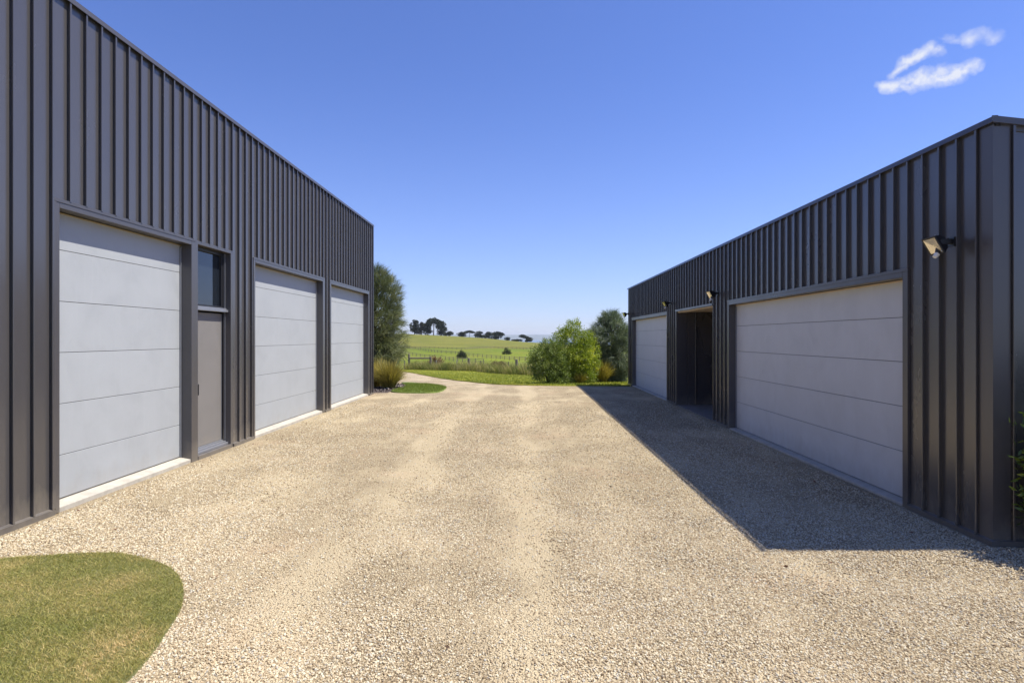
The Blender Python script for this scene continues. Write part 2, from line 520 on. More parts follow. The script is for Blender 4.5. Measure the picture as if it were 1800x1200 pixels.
class MB:
    """collects pieces in world coordinates, links them as one mesh"""
    def __init__(s):
        s.v, s.f = [], []

    def poly(s, pts, faces):
        o = len(s.v)
        s.v += [tuple(p) for p in pts]
        s.f += [tuple(i + o for i in f) for f in faces]
        return s

    def box(s, x0, x1, y0, y1, z0, z1):
        return s.poly([(x0, y0, z0), (x1, y0, z0), (x1, y1, z0), (x0, y1, z0), (x0, y0, z1), (x1, y0, z1), (x1, y1, z1), (x0, y1, z1)],
                      [(0, 3, 2, 1), (4, 5, 6, 7), (0, 1, 5, 4), (1, 2, 6, 5), (2, 3, 7, 6), (3, 0, 4, 7)])

    def prism(s, prof, a0, a1, axis):
        """profile of (u, v) extruded along axis: 'z' uv=xy, 'y' uv=xz, 'x' uv=yz"""
        n = len(prof)
        def P(u, v, a):
            return (u, v, a) if axis == 'z' else ((u, a, v) if axis == 'y' else (a, u, v))
        pts = [P(u, v, a0) for u, v in prof] + [P(u, v, a1) for u, v in prof]
        fs = [tuple(range(n - 1, -1, -1)), tuple(range(n, 2 * n))] + [(i, (i + 1) % n, n + (i + 1) % n, n + i) for i in range(n)]
        return s.poly(pts, fs)

    def tube(s, pts, rads, n=7, cap=True):
        rings = []
        pts = [Vector(p) for p in pts]
        for i, p in enumerate(pts):
            d = (pts[min(i + 1, len(pts) - 1)] - pts[max(i - 1, 0)]).normalized()
            u = d.cross(Vector((0, 0, 1)) if abs(d.z) < .9 else Vector((1, 0, 0))).normalized()
            w = d.cross(u)
            rings.append([p + (u * math.cos(2 * math.pi * k / n) + w * math.sin(2 * math.pi * k / n)) * rads[i] for k in range(n)])
        v = [q for r in rings for q in r]
        f = []
        for i in range(len(pts) - 1):
            for k in range(n):
                f.append((i * n + k, i * n + (k + 1) % n, (i + 1) * n + (k + 1) % n, (i + 1) * n + k))
        if cap:
            f.append(tuple(range(n - 1, -1, -1)))
            f.append(tuple((len(pts) - 1) * n + k for k in range(n)))
        return s.poly(v, f)

    def build(s, name, mat, parent=None, bevel=0, smooth=False):
        o = root_loc(parent)
        me = bpy.data.meshes.new(name)
        me.from_pydata([(x - o.x, y - o.y, z - o.z) for x, y, z in s.v], [], s.f)
        bm = bmesh.new(); bm.from_mesh(me)
        bmesh.ops.recalc_face_normals(bm, faces=bm.faces)
        if bevel:
            bmesh.ops.bevel(bm, geom=bm.edges[:], offset=bevel, segments=1, affect='EDGES', clamp_overlap=True)
        if smooth:
            for f in bm.faces:
                f.smooth = True
        bm.to_mesh(me); bm.free()
        return link(name, me, mat, parent)


def np_mesh(name, verts, faces, mat, tint=None, parent=None):
    """verts (N,3), faces (F,k) numpy"""
    o = root_loc(parent)
    verts = np.asarray(verts, dtype=np.float32) - np.array(o, dtype=np.float32)
    me = bpy.data.meshes.new(name)
    F, k = faces.shape
    me.vertices.add(len(verts)); me.vertices.foreach_set('co', verts.ravel())
    me.loops.add(F * k); me.loops.foreach_set('vertex_index', faces.astype(np.int32).ravel())
    me.polygons.add(F)
    me.polygons.foreach_set('loop_start', np.arange(0, F * k, k, dtype=np.int32))
    me.polygons.foreach_set('loop_total', np.full(F, k, dtype=np.int32))
    if tint is not None:
        a = me.attributes.new('tint', 'FLOAT', 'POINT')
        a.data.foreach_set('value', np.asarray(tint, dtype=np.float32))
    me.update(calc_edges=True)
    return link(name, me, mat, parent)


def ribbons(paths, width, tints, taper=True, flat_dir=None):
    """paths (N,K,3) -> tapering ribbon strips; returns verts, quads, tint"""
    N, K, _ = paths.shape
    d = paths[:, -1] - paths[:, 0]
    rv = rng.normal(size=(N, 3)) if flat_dir is None else flat_dir
    side = np.cross(d, rv); side /= (np.linalg.norm(side, axis=1, keepdims=True) + 1e-9)
    t = np.linspace(0, 1, K)
    w = (1 - .85 * t ** 1.5 if taper else np.ones(K))[None, :, None] * np.reshape(width, (-1, 1, 1)) * .5
    L = paths - side[:, None, :] * w
    Rr = paths + side[:, None, :] * w
    v = np.stack([L, Rr], axis=2).reshape(-1, 3)
    base = np.arange(N)[:, None] * K * 2
    seg = np.arange(K - 1)[None, :] * 2
    b0 = (base + seg).reshape(-1)
    q = np.stack([b0, b0 + 1, b0 + 3, b0 + 2], axis=1)
    tt = np.repeat(tints, K * 2)
    return v, q, tt


def leaves(cent, dirs, length, width, tints):
    """diamond leaves folded along the midrib; cent (N,3), dirs (N,3) unit"""
    N = len(cent)
    rv = rng.normal(size=(N, 3))
    side = np.cross(dirs, rv); side /= (np.linalg.norm(side, axis=1, keepdims=True) + 1e-9)
    nrm = np.cross(side, dirs)
    l = np.reshape(length, (-1, 1)); w = np.reshape(width, (-1, 1))
    a = cent
    t = cent + dirs * l
    m1 = cent + dirs * l * .45 - side * w * .5 + nrm * w * .16
    m2 = cent + dirs * l * .45 + side * w * .5 + nrm * w * .16
    v = np.stack([a, m1, t, m2], axis=1).reshape(-1, 3)
    i = np.arange(N) * 4
    f = np.concatenate([np.stack([i, i + 1, i + 2], 1), np.stack([i, i + 2, i + 3], 1)])
    return v, f, np.repeat(tints, 4)


def unit(a):
    return a / (np.linalg.norm(a, axis=1, keepdims=True) + 1e-9)


# ------------------------------------------------------------------ terrain
PX = [-200, 19.5, 46, 60, 110, 200, 300]
PZ = [0, 0, -1.26, -1.62, -3.9, -5.8, -5.3]
RX = [-900, -400, -200, -127, -81, -40, 4, 60, 200, 900]
RZ = [16, 14, 9.3, 5.7, 3.6, .8, -3.6, -7, -10, -12]


def _zraw(x, y):
    r = np.interp(x, RX, RZ)
    z = np.interp(y, PX, PZ)
    h450 = -3.4 + .35 * r; h600 = .9 * r - .3
    z = np.where(y > 300, -5.3 + (h450 + 5.3) * np.clip((y - 300) / 150, 0, 1), z)
    z = np.where(y > 450, h450 + (h600 - h450) * np.clip((y - 450) / 150, 0, 1), z)
    z = np.where(y > 600, h600 + (r - h600) * np.clip((y - 600) / 60, 0, 1), z)
    z = np.where(y > 660, r + (-62 - r) * np.clip((y - 660) / 900, 0, 1) ** 1.6, z)
    return z


def zf(x, y):
    x = np.asarray(x, float); y = np.asarray(y, float)
    out = 0
    for k in (-1, -.5, 0, .5, 1):
        span = np.clip((y - 18) * .12, .6, 40)
        out = out + _zraw(x, y + k * span)
    return out / 5


def hit(px, py, y0=2.0, y1=800.0):
    ys = np.geomspace(y0, y1, 4000)
    x = (px - VX) / FPX * ys
    ray = CAMH - (py - VY) / FPX * ys
    below = ray <= zf(x, ys)
    i = int(np.argmax(below)) if below.any() else len(ys) - 1
    return Vector((float(x[i]), float(ys[i]), float(zf(x[i], ys[i]))))


def dome_noise(x, y, s, seed=0.0):
    return mnoise.noise(Vector((x * s, y * s, seed)))


ys = np.concatenate([np.linspace(-60, 16, 20), np.linspace(18, 60, 43), np.geomspace(61, 900, 90), np.geomspace(930, 2500, 14)])
xs_u = np.concatenate([-np.geomspace(900, 12, 45), np.linspace(-10, 10, 15), np.geomspace(12, 900, 45)])
GX, GY = np.meshgrid(xs_u, ys)
GZ = zf(GX, GY)
wobz = np.vectorize(lambda a, b: dome_noise(a, b, .02) * .35 + dome_noise(a, b, .08, 5) * .12)(GX, GY)
GZ = GZ + wobz * np.clip((GY - 70) / 80, 0, 1) - .05
n_y, n_x = GX.shape
vv = np.stack([GX, GY, GZ], -1).reshape(-1, 3)
ii = (np.arange(n_y - 1)[:, None] * n_x + np.arange(n_x - 1)[None, :]).reshape(-1)
ff = np.stack([ii, ii + 1, ii + n_x + 1, ii + n_x], 1)
ground = np_mesh('ground', vv, ff, M['paddock'])
fld = np.where(GY < 150, 0.0, np.where(GY < 270, .33, np.where(GY < 345, .66, 1.0))).reshape(-1)
a = ground.data.attributes.new('field', 'FLOAT', 'POINT')
a.data.foreach_set('value', fld.astype(np.float32))
for pl in ground.data.polygons:
    pl.use_smooth = True
tag(ground, kind='structure')


def sheet(name, outline, mat, lift, step=.6, amp=.0, skirt=.06):
    """a ground sheet inside an outline, draped on the terrain"""
    bm = bmesh.new()
    vs = [bm.verts.new((x, y, 0)) for x, y in outline]
    bm.faces.new(vs)
    bmesh.ops.triangulate(bm, faces=bm.faces[:])
    xs = [p[0] for p in outline]; yy = [p[1] for p in outline]
    for lo, hi, ax in ((min(xs), max(xs), (1, 0, 0)), (min(yy), max(yy), (0, 1, 0))):
        k = math.ceil(lo / step) * step
        while k < hi:
            bmesh.ops.bisect_plane(bm, geom=bm.verts[:] + bm.edges[:] + bm.faces[:], plane_co=Vector(ax) * k, plane_no=Vector(ax), dist=1e-4)
            k += step
    bmesh.ops.recalc_face_normals(bm, faces=bm.faces)
    for f in bm.faces:
        if f.normal.z < 0:
            f.normal_flip()
        f.smooth = True
    edge = [e for e in bm.edges if e.is_boundary]
    for v in bm.verts:
        v.co.z = float(zf(v.co.x, v.co.y)) + lift + amp * (dome_noise(v.co.x, v.co.y, .5) + .6 * dome_noise(v.co.x, v.co.y, 1.7, 3))
    if skirt:
        r = bmesh.ops.extrude_edge_only(bm, edges=edge)
        for e in r['geom']:
            if isinstance(e, bmesh.types.BMVert):
                e.co.z -= skirt
    me = bpy.data.meshes.new(name)
    bm.to_mesh(me); bm.free()
    return tag(link(name, me, mat), kind='structure')


def smooth_loop(pts, n=6, closed=True):
    """Catmull-Rom through points"""
    out = []
    L = len(pts)
    rngi = range(L) if closed else range(L - 1)
    for i in rngi:
        p = [Vector((*pts[j % L], 0)) if closed else Vector((*pts[min(max(j, 0), L - 1)], 0)) for j in (i - 1, i, i + 1, i + 2)]
        for k in range(n):
            t = k / n
            q = .5 * ((2 * p[1]) + (p[2] - p[0]) * t + (2 * p[0] - 5 * p[1] + 4 * p[2] - p[3]) * t * t + (3 * p[1] - p[0] - 3 * p[2] + p[3]) * t ** 3)
            out.append((q.x, q.y))
    return out


far_edge = [hit(*q).to_2d() for q in ((1010, 678.3), (960, 678), (878, 676), (830.7, 672), (774, 665), (733, 657), (707, 653.4))]
far_edge = smooth_loop([tuple(q) for q in far_edge], 5, closed=False) + [tuple(far_edge[-1])]
fe_end = far_edge[-1]
gravel_outline = [(12, -9), (12, 4.9), (4.3, 4.9), (4.3, 19.9)] + far_edge + [(fe_end[0] - 5, fe_end[1] + 4), (-26, fe_end[1] + 6),
                  (-26, 29), (-11, 25), (-6.5, 22), (-4.75, 20.5), (-4.75, -9)]
gravel_yard = sheet('gravel_yard', gravel_outline, M['gravel'], 0.0, .45, .008)

band = [hit(*q).to_2d() for q in ((700, 649), (712, 650), (833, 652.7), (940, 661))]
lawn_outline = [(-26, fe_end[1] + 6.3), (fe_end[0] - 5, fe_end[1] + 4.1)] + far_edge[::-1] + [(3.68, 20.0), (3.68, 20.62), (16, 20.62), (30, 20), (30, 34)] \
    + [tuple(q) for q in band[::-1]] + [(-30, band[0][1] + 6)]
lawn_far = sheet('lawn', lawn_outline, M['lawn_far'], .03, 1.5, .01, .09)

# the near lawn bed, lower left
near_pts = [(-3.95, 4.25), (-3.55, 4.38), (-3.126, 4.43), (-2.72, 4.27), (-2.42, 4.05), (-2.2, 3.76), (-2.07, 3.5), (-2.0, 3.26), (-1.93, 3.0), (-1.9, 2.75), (-1.9, 2.3),
            (-1.95, 1.2), (-2.2, 0), (-2.9, -.9), (-3.7, -.8), (-4.12, .2), (-4.2, 2), (-4.18, 3.7)]
near_loop = smooth_loop(near_pts, 5)
lawn_near = sheet('lawn_patch', near_loop, M['lawn_near'], .012, .35, .006, .05)

# the turf tongue and mulch bed at the far corner of the tall shed
turf_px = [(688, 689), (726, 691.3), (768, 690.2), (783, 684), (782, 680.5), (761, 677), (722, 673), (706, 673.5), (712, 680), (700, 684)]
turf_loop = smooth_loop([tuple(hit(*q).to_2d()) for q in turf_px], 5)
turf = sheet('turf_tongue', turf_loop, M['turf'], .035, .5, .004, .07)
bed_pts = [(-4.45, 17.25), (-4.2, 17.7), (-4.0, 18.0), (-4.0, 19.4), (-3.9, 20.3), (-4.6, 21.2), (-6, 22.4), (-8, 22.8), (-9, 17.3)]
mulch = sheet('mulch_bed', smooth_loop(bed_pts, 4), M['mulch'], .022, .5, .012, .06)

# sea and the coast across the bay
sea = MB().poly([(-30000, 1100, -60), (30000, 1100, -60), (30000, 45000, -60), (-30000, 45000, -60)], [(0, 1, 2, 3)]).build('sea', M['sea'])
tag(sea, kind='structure')
hx = np.linspace(-9000, 12000, 90)
hv, hf = [], []
for i, x in enumerate(hx):
    t = (float(x) + 9000) / 21000
    h = 70 + 26 * mnoise.noise(Vector((x * .0004, 2, 0))) + 12 * mnoise.noise(Vector((x * .0016, 7, 0)))
    hv += [(x, 13000, -62), (x, 14500, h), (x, 18000, h * 1.15), (x, 21000, -62)]
for i in range(len(hx) - 1):
    for k in range(3):
        hf.append((i * 4 + k, (i + 1) * 4 + k, (i + 1) * 4 + k + 1, i * 4 + k + 1))
coast = MB().poly(hv, hf).build('distant_hills', M['far_hill'], smooth=True)
tag(coast, kind='structure')

# the sea air: one even, thin box of haze round the whole place
m, nt, b = new_mat('sea_haze')
nt.nodes.remove(b)
pv = node(nt, 'ShaderNodeVolumePrincipled')
pv.inputs['Color'].default_value = (.86, .93, 1.0, 1)
pv.inputs['Density'].default_value = 0.6e-4
pv.inputs['Anisotropy'].default_value = .15
nt.links.new(pv.outputs[0], nt.nodes['Material Output'].inputs['Volume'])
haze = MB().box(-32000, 32000, -400, 46000, -63.5, 130).build('haze', m)
tag(haze, kind='stuff')

# ------------------------------------------------------------------ cladding
RIBH, RIBW, PANT = .034, .021, .02
_panel_cache = {}


def clad_panel(parent, side, plane, t0, t1, z0, z1, rib):
    """one standing-seam sheet. side 'L': wall face looks to +X; 'R': looks to -X; 'N': looks to -Y"""
    w = t1 - t0
    key = (side, round(w, 4), round(z1 - z0, 4), rib)
    me = _panel_cache.get(key)
    if me is None:
        e = .003
        if rib:
            prof = [(.0, -PANT), (w - .002, -PANT), (w - .002, 0), (RIBW + .002, 0), (RIBW, .003), (RIBW, RIBH - e), (RIBW - e, RIBH), (e, RIBH), (0, RIBH - e), (0, RIBH - .008), (.012, RIBH - .008), (.012, 0), (0, 0)]
        else:
            prof = [(0, -PANT), (w - .002, -PANT), (w - .002, 0), (0, 0)]
        if side == 'L':
            pr = [(n, t) for t, n in prof]
        elif side == 'R':
            pr = [(-n, t) for t, n in prof]
        else:
            pr = [(t, -n) for t, n in prof]
        mb = MB().prism(pr, 0, z1 - z0, 'z')
        me = bpy.data.meshes.new('cladding_panel')
        me.from_pydata(mb.v, [], mb.f)
        bm = bmesh.new(); bm.from_mesh(me); bmesh.ops.recalc_face_normals(bm, faces=bm.faces); bm.to_mesh(me); bm.free()
        me.materials.append(M['cladding'])
        _panel_cache[key] = me
    o = root_loc(parent)
    pos = Vector((plane, t0, z0)) if side in 'LR' else Vector((t0, plane, z0))
    return link('cladding_panel', me, None, parent, pos - o)


def clad_wall(parent, side, plane, ta, tb, first, pitch, spans, zbase, ztop):
    """spans: list of (t0, t1, zlow) openings -> sheets over them start at zlow"""
    cuts = [ta] + [first + pitch * k for k in range(-60, 160) if ta + .004 < first + pitch * k < tb - .004]
    for s in spans:
        for q in (s[0], s[1]):
            cuts.append(q)
    ribs = set(round(first + pitch * k, 4) for k in range(-60, 160))
    cuts = sorted(set(round(c, 4) for c in cuts))
    cuts = [c for i, c in enumerate(cuts) if i == 0 or c - cuts[i - 1] > .012]
    for c0, c1 in zip(cuts, cuts[1:] + [tb]):
        if c1 - c0 < .012:
            continue
        mid = .5 * (c0 + c1)
        zb = zbase
        for s in spans:
            if s[0] < mid < s[1]:
                zb = s[2]
        zt = ztop(c0, c1) if callable(ztop) else ztop
        clad_panel(parent, side, plane, c0, c1, zb, zt, c0 in ribs and c1 - c0 > .0255)


def garage_door(parent, face, nx, y0, y1, joints, mat, ztop):
    """sectional door; face = X of its front, nx = +1 front looks to +X"""
    bx = sorted((face - nx * .012, face - nx * .045))
    d = MB().box(bx[0], bx[1], y0 - .03, y1 + .03, joints[0] - .02, ztop).build('garage_door', M['dark'], parent)
    zs = joints + [ztop]
    for a_, b_ in zip(zs, zs[1:]):
        px_ = sorted((face, face - nx * .011))
        MB().box(px_[0], px_[1], y0 - .02, y1 + .02, a_ + .0026, b_ - .0026).build('door_panel', mat, d, bevel=.0022)
    sx = sorted((face + nx * .004, face - nx * .03))
    MB().box(sx[0], sx[1], y0 - .02, y1 + .02, joints[0] - .02, joints[0] - .001).build('bottom_seal', M['black'], d)
    return d


# ------------------------------------------------------------------ tall shed on the left
LX, LTOP = -4.40, 4.937
L0, L1 = -3.0, 16.95
shed = empty('metal_shed', (LX - 4, 7, 0), 'tall charcoal ribbed metal shed on the left with three sunlit garage doors', 'shed')
FH = 2.955                                              # top of the frames
OH = 2.873                                              # clear opening height
ldoors = [(5.485, 7.666, .07, .15), (9.488, 12.69, .07, .13), (13.24, 16.43, .08, .07)]     # y0, y1, near jamb, far jamb
entry = (7.816, 8.700)
spans = [(5.415, 7.816, FH), (7.816, 8.765, FH), (9.418, 12.82, FH), (13.16, 16.50, FH)]
solid = [(L0, 5.415), (8.765, 9.418), (12.82, 13.16), (16.50, L1 - .03)]
w = MB()
cx0, cx1 = LX - .20, LX - PANT - .002
for s0, s1 in solid:
    w.box(cx0, cx1, s0, s1, 0, FH)
w.box(cx0, cx1, L0, L1 - .03, FH, LTOP - .03)
w.box(LX - 8, cx0, L1 - .16, L1 - .03, 0, 4.5)
w.box(LX - 8, cx0, L0, L0 + .13, 0, 4.5)
w.box(LX - 8.2, LX - 8, L0, L1 - .03, 0, 4.5)
w.build('wall', M['core'], shed)
clad_wall(shed, 'L', LX, L0, L1 - .01, 4.972, .2086, spans, .05, LTOP - .035)
MB().prism([(LX - 8.3, 4.46), (LX - .05, LTOP - .10), (LX - .05, LTOP - .04), (LX - 8.3, 4.52)], L0 - .05, L1 + .02, 'y').build('roof', M['roof'], shed)
MB().prism([(LX + .026, LTOP), (LX + .034, LTOP - .006), (LX + .042, LTOP - .062), (LX + .034, LTOP - .062), (LX + .034, LTOP - .012), (LX - .16, LTOP + .006), (LX - .16, LTOP + .016)],
           L0 - .06, L1 + .03, 'y').build('capping', M['trim'], shed)
MB().box(LX - .15, LX + .03, L1 - .008, L1 + .012, 0, LTOP - .064).build('corner_flashing', M['trim'], shed)
for s0, s1 in ((L0, 5.413), (8.767, 9.416), (12.822, 13.158), (16.502, L1 - .01)):
    MB().prism([(LX - .018, -.02), (LX + .036, -.02), (LX + .036, .046), (LX - .018, .062)], s0, s1, 'y').build('base_flashing', M['trim'], shed)
for y0, y1, jn, jf in ldoors:
    f = MB()
    XF, XB = LX + .022, LX - .185
    f.box(XB, XF, y0 - jn, y0, 0, FH)
    f.box(XB, XF, y1, y1 + jf, 0, FH)
    f.box(XB, XF, y0 + .0005, y1 - .0005, OH, FH)
    fr = f.build('door_frame', M['trim'], shed, bevel=.003)
    lip = MB()
    lip.box(XF + .0005, XF + .006, y0 - jn, y1 + min(jf, .08), FH - .030, FH + .004)
    lip.box(XF + .0005, XF + .006, y0 - jn - .004, y0 - jn + .026, .05, FH - .031)
    lip.build('frame_lip', M['trim'], fr, bevel=.0015)
    garage_door(shed, LX - .13, 1, y0, y1, [.078, .4995, 1.001, 1.502, 2.003, 2.505], M['door'], 2.868)
    MB().box(LX - .128, LX - .112, y0 + .004, y1 - .004, OH - .015, OH - .008).build('head_seal', M['strip'], shed)
    MB().box(LX - .126, LX - .110, y1 - .018, y1 - .002, .07, OH - .03).build('side_seal', M['alu'], shed)
    MB().prism([(LX - .23, -.02), (LX + .012, -.02), (LX + .012, .045), (LX - .13, .072), (LX - .23, .072)], y0 + .002, y1 - .002, 'y').build('threshold', M['concrete'], shed, bevel=.004)

# entry door with its high window
e0, e1 = entry
f = MB()
f.box(LX - .185, LX + .018, e1, e1 + .063, .0, FH - .001)
f.box(LX - .185, LX + .018, e0 + .0005, e1 - .0005, FH - .05, FH - .001)
ef = f.build('door_frame', M['trim'], shed, bevel=.003)
f = MB()
f.box(LX - .13, LX - .075, e1 - .035, e1 - .001, .13, 2.02)
f.box(LX - .13, LX - .075, e1 - .035, e1 - .001, 2.085, FH - .052)
f.build('inner_jamb', M['dark'], shed, bevel=.002)
MB().box(LX - .074, LX - .062, e1 - .012, e1 - .002, .13, 2.02).box(LX - .074, LX - .062, e1 - .012, e1 - .002, 2.085, FH - .054).build('jamb_bead', M['alu'], shed)
tb = MB()
tb.box(LX - .13, LX - .02, e0 + .001, e1 - .001, 2.025, 2.06)
tb.box(LX - .13, LX - .045, e0 + .001, e1 - .001, 2.061, 2.083)
tb.build('transom', M['alu'], shed, bevel=.003)
win = MB()
win.box(LX - .15, LX - .085, e0 + .001, e0 + .03, 2.085, FH - .052)
win.box(LX - .15, LX - .085, e1 - .07, e1 - .036, 2.085, FH - .052)
win.box(LX - .15, LX - .085, e0 + .031, e1 - .071, FH - .095, FH - .052)
win.box(LX - .15, LX - .085, e0 + .031, e1 - .071, 2.085, 2.112)
wd = win.build('window', M['dark'], shed, bevel=.002)
MB().box(LX - .128, LX - .120, e0 + .029, e1 - .069, 2.11, FH - .094).build('pane', M['glass'], wd)
el = MB().box(LX - .145, LX - .10, e0 + .012, e1 - .05, .135, 2.0).build('entry_door', M['leaf_door'], shed, bevel=.002)
MB().box(LX - .098, LX - .092, e1 - .056, e1 - .050, .14, 1.99).build('edge_bead', M['alu'], el)
hb = MB()
hz0, hz1, hy = .86, 1.01, e0 + .135
hb.box(LX - .058, LX - .044, hy - .008, hy + .008, hz0, hz1)
hb.box(LX - .099, LX - .0585, hy - .007, hy + .007, hz0, hz0 + .016)
hb.box(LX - .099, LX - .0585, hy - .007, hy + .007, hz1 - .016, hz1)
hb.build('handle', M['black'], el, bevel=.002)
sl = MB()
sl.box(LX - .145, LX - .02, e0 + .001, e1 - .001, .058, .09)
sl.box(LX - .145, LX - .055, e0 + .001, e1 - .001, .091, .112)
sl.box(LX - .145, LX - .085, e0 + .001, e1 - .001, .113, .132)
sl.build('door_sill', M['alu'], shed, bevel=.003)
MB().box(LX - .185, LX + .03, e0 + .0005, e1 - .0005, -.02, .056).build('sill_flashing', M['trim'], shed, bevel=.003)
MB().box(LX - .24, LX - .187, e0 - .1, e1 + .1, 0, FH).build('back_lining', M['core'], shed)

# ------------------------------------------------------------------ low shed on the right
RXW, RTOP = 3.725, 3.395
R0, R1 = 4.604, 20.60
SLOPE = -.107
RE = 11.0                                               # far side of the shed
low = empty('metal_shed', (RXW + 3.5, 12, 0), 'low charcoal ribbed metal shed on the right, in shade, with dark open doorway', 'shed')
RFH, ROH = 2.318, 2.235
big_d, small_d, alc = (5.676, 10.477), (15.03, 19.80), (11.42, 14.08)
rspans = [(5.593, 10.546, RFH), (alc[0], alc[1] + .06, RFH), (small_d[0] - .06, small_d[1] + .07, RFH)]
w = MB()
rx0, rx1 = RXW + PANT + .002, RXW + .22
rsolid = [(R0 + .024, 5.593), (10.546, alc[0] - .022), (alc[1] + .06, small_d[0] - .06), (small_d[1] + .07, R1 - .03)]
for s0, s1 in rsolid:
    w.box(rx0, rx1, s0, s1, 0, RFH)
w.box(rx0, rx1, R0 + .024, R1 - .03, RFH, RTOP - .03)


def rz(x):
    return RTOP - .03 + SLOPE * (x - RXW)


w.prism([(rx1, 0), (RE, 0), (RE, rz(RE)), (rx1, rz(rx1))], R0 + .024, R0 + .2, 'y')
w.prism([(rx1, 0), (RE, 0), (RE, rz(RE)), (rx1, rz(rx1))], R1 - .2, R1 - .03, 'y')
w.box(RE, RE + .2, R0 + .024, R1 - .03, 0, rz(RE + .2))
w.build('wall', M['core'], low)
clad_wall(low, 'R', RXW, R0, R1, 4.739, .2117, rspans, .05, RTOP - .035)
clad_wall(low, 'N', R0, RXW + .001, RE + .2, 3.858, .2117, [], .05, lambda a_, b_: rz(b_) - .006)
MB().prism([(RXW + .05, RTOP - .10), (RE + .35, RTOP - .10 + SLOPE * (RE + .3 - RXW)), (RE + .35, RTOP - .045 + SLOPE * (RE + .3 - RXW)), (RXW + .05, RTOP - .045)],
           R0 - .01, R1 + .02, 'y').build('roof', M['roof'], low)
cp = MB().prism([(RXW - .022, RTOP), (RXW - .032, RTOP - .006), (RXW - .042, RTOP - .052), (RXW - .034, RTOP - .052), (RXW - .034, RTOP - .012), (RXW + .004, RTOP - .012), (RXW + .004, RTOP)],
                R0 - .042, R1 + .03, 'y').build('capping', M['trim'], low)
MB().prism([(RXW - .040, RTOP - .052), (RE + .3, RTOP - .052 + SLOPE * (RE + .34 - RXW)), (RE + .3, RTOP + SLOPE * (RE + .34 - RXW)), (RXW - .040, RTOP - .0015)],
           R0 - .044, R0 - .034, 'y').build('capping', M['trim'], low)
MB().box(RXW - .012, RXW - .0005, R0 - .012, R0 + .125, .05, RTOP - .06).build('corner_flashing', M['trim'], low)
MB().box(RXW - .0004, RXW + .127, R0 - .012, R0 - .0005, .05, RTOP - .075).build('corner_flashing', M['trim'], low)
MB().box(RXW - .01, RXW - .0005, R1 - .30, R1 + .01, .05, RTOP - .06).build('corner_flashing', M['trim'], low)
for s0, s1 in ((R0 - .034, 5.592), (10.547, alc[0]), (alc[1] + .062, small_d[0] - .062), (small_d[1] + .072, R1)):
    MB().prism([(RXW + .018, -.02), (RXW - .036, -.02), (RXW - .036, .044), (RXW + .018, .060)], s0, s1, 'y').build('base_flashing', M['trim'], low)
MB().prism([(R0 + .018, -.02), (R0 - .034, -.02), (R0 - .034, .044), (R0 + .018, .060)], RXW + .02, RE + .2, 'x').build('base_flashing', M['trim'], low)
for (y0, y1), jn, jf in ((big_d, .082, .068), (small_d, .058, .068)):
    f = MB()
    XF, XB = RXW - .022, RXW + .175
    f.box(XF, XB, y0 - jn, y0, 0, RFH)
    f.box(XF, XB, y1, y1 + jf, 0, RFH)
    f.box(XF, XB, y0 + .0005, y1 - .0005, ROH, RFH)
    fr = f.build('door_frame', M['trim'], low, bevel=.003)
    lip = MB()
    lip.box(XF - .006, XF - .0005, y0 - jn - .004, y1 + jf, RFH - .030, RFH + .004)
    lip.box(XF - .006, XF - .0005, y0 - jn - .004, y0 - jn + .026, .05, RFH - .031)
    lip.build('frame_lip', M['trim'], fr, bevel=.0015)
    garage_door(low, RXW + .12, -1, y0, y1, [.028, .495, .952, 1.404, 1.854], M['door_low'], 2.228)
    MB().box(RXW + .100, RXW + .117, y0 + .004, y1 - .004, ROH - .022, ROH - .006).build('head_seal', M['ply'], low)
    MB().box(RXW + .100, RXW + .117, y1 - .018, y1 - .002, .03, ROH - .03).build('side_seal', M['alu'], low)
    MB().prism([(RXW + .22, -.02), (RXW - .012, -.02), (RXW - .012, .022), (RXW + .12, .027), (RXW + .22, .027)], y0 + .002, y1 - .002, 'y').build('threshold', M['concrete'], low, bevel=.004)
# the open doorway
A0, A1 = alc
AD = RXW + 2.6
f = MB()
f.box(RXW - .022, rx1, A0 + .0005, A1 + .06, ROH + .035, RFH)
f.box(RXW - .022, rx1 + .02, A1, A1 + .06, 0, ROH + .0345)
f.build('door_frame', M['trim'], low, bevel=.003)
MB().box(RXW - .034, RXW - .0225, A0 - .05, A1 + .062, RFH - .045, RFH + .004).build('frame_lip', M['trim'], low, bevel=.002)
MB().box(rx1 + .001, AD, A0 - .02, A1, ROH + .03, ROH + .05).build('soffit', M['ply'], low)
MB().box(RXW + .02, rx1 + .001, A0 - .019, A1 - .001, ROH + .012, ROH + .034).build('soffit', M['ply'], low)
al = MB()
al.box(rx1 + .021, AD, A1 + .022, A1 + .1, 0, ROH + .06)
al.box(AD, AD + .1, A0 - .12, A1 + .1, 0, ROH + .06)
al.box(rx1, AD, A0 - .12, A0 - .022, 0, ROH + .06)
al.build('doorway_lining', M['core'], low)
clad_wall(low, 'N', A1, rx1 + .021, AD, 4.16, .42, [], .02, lambda a_, b_: ROH + .028)
MB().box(RXW - .001, AD, A0 - .02, A1 - .001, -.02, .022).build('doorway_floor', M['slab'], low)
MB().box(RXW - .001, rx1, A0 - .0215, A0 - .0005, .0, ROH + .03).build('jamb_flashing', M['trim'], low)

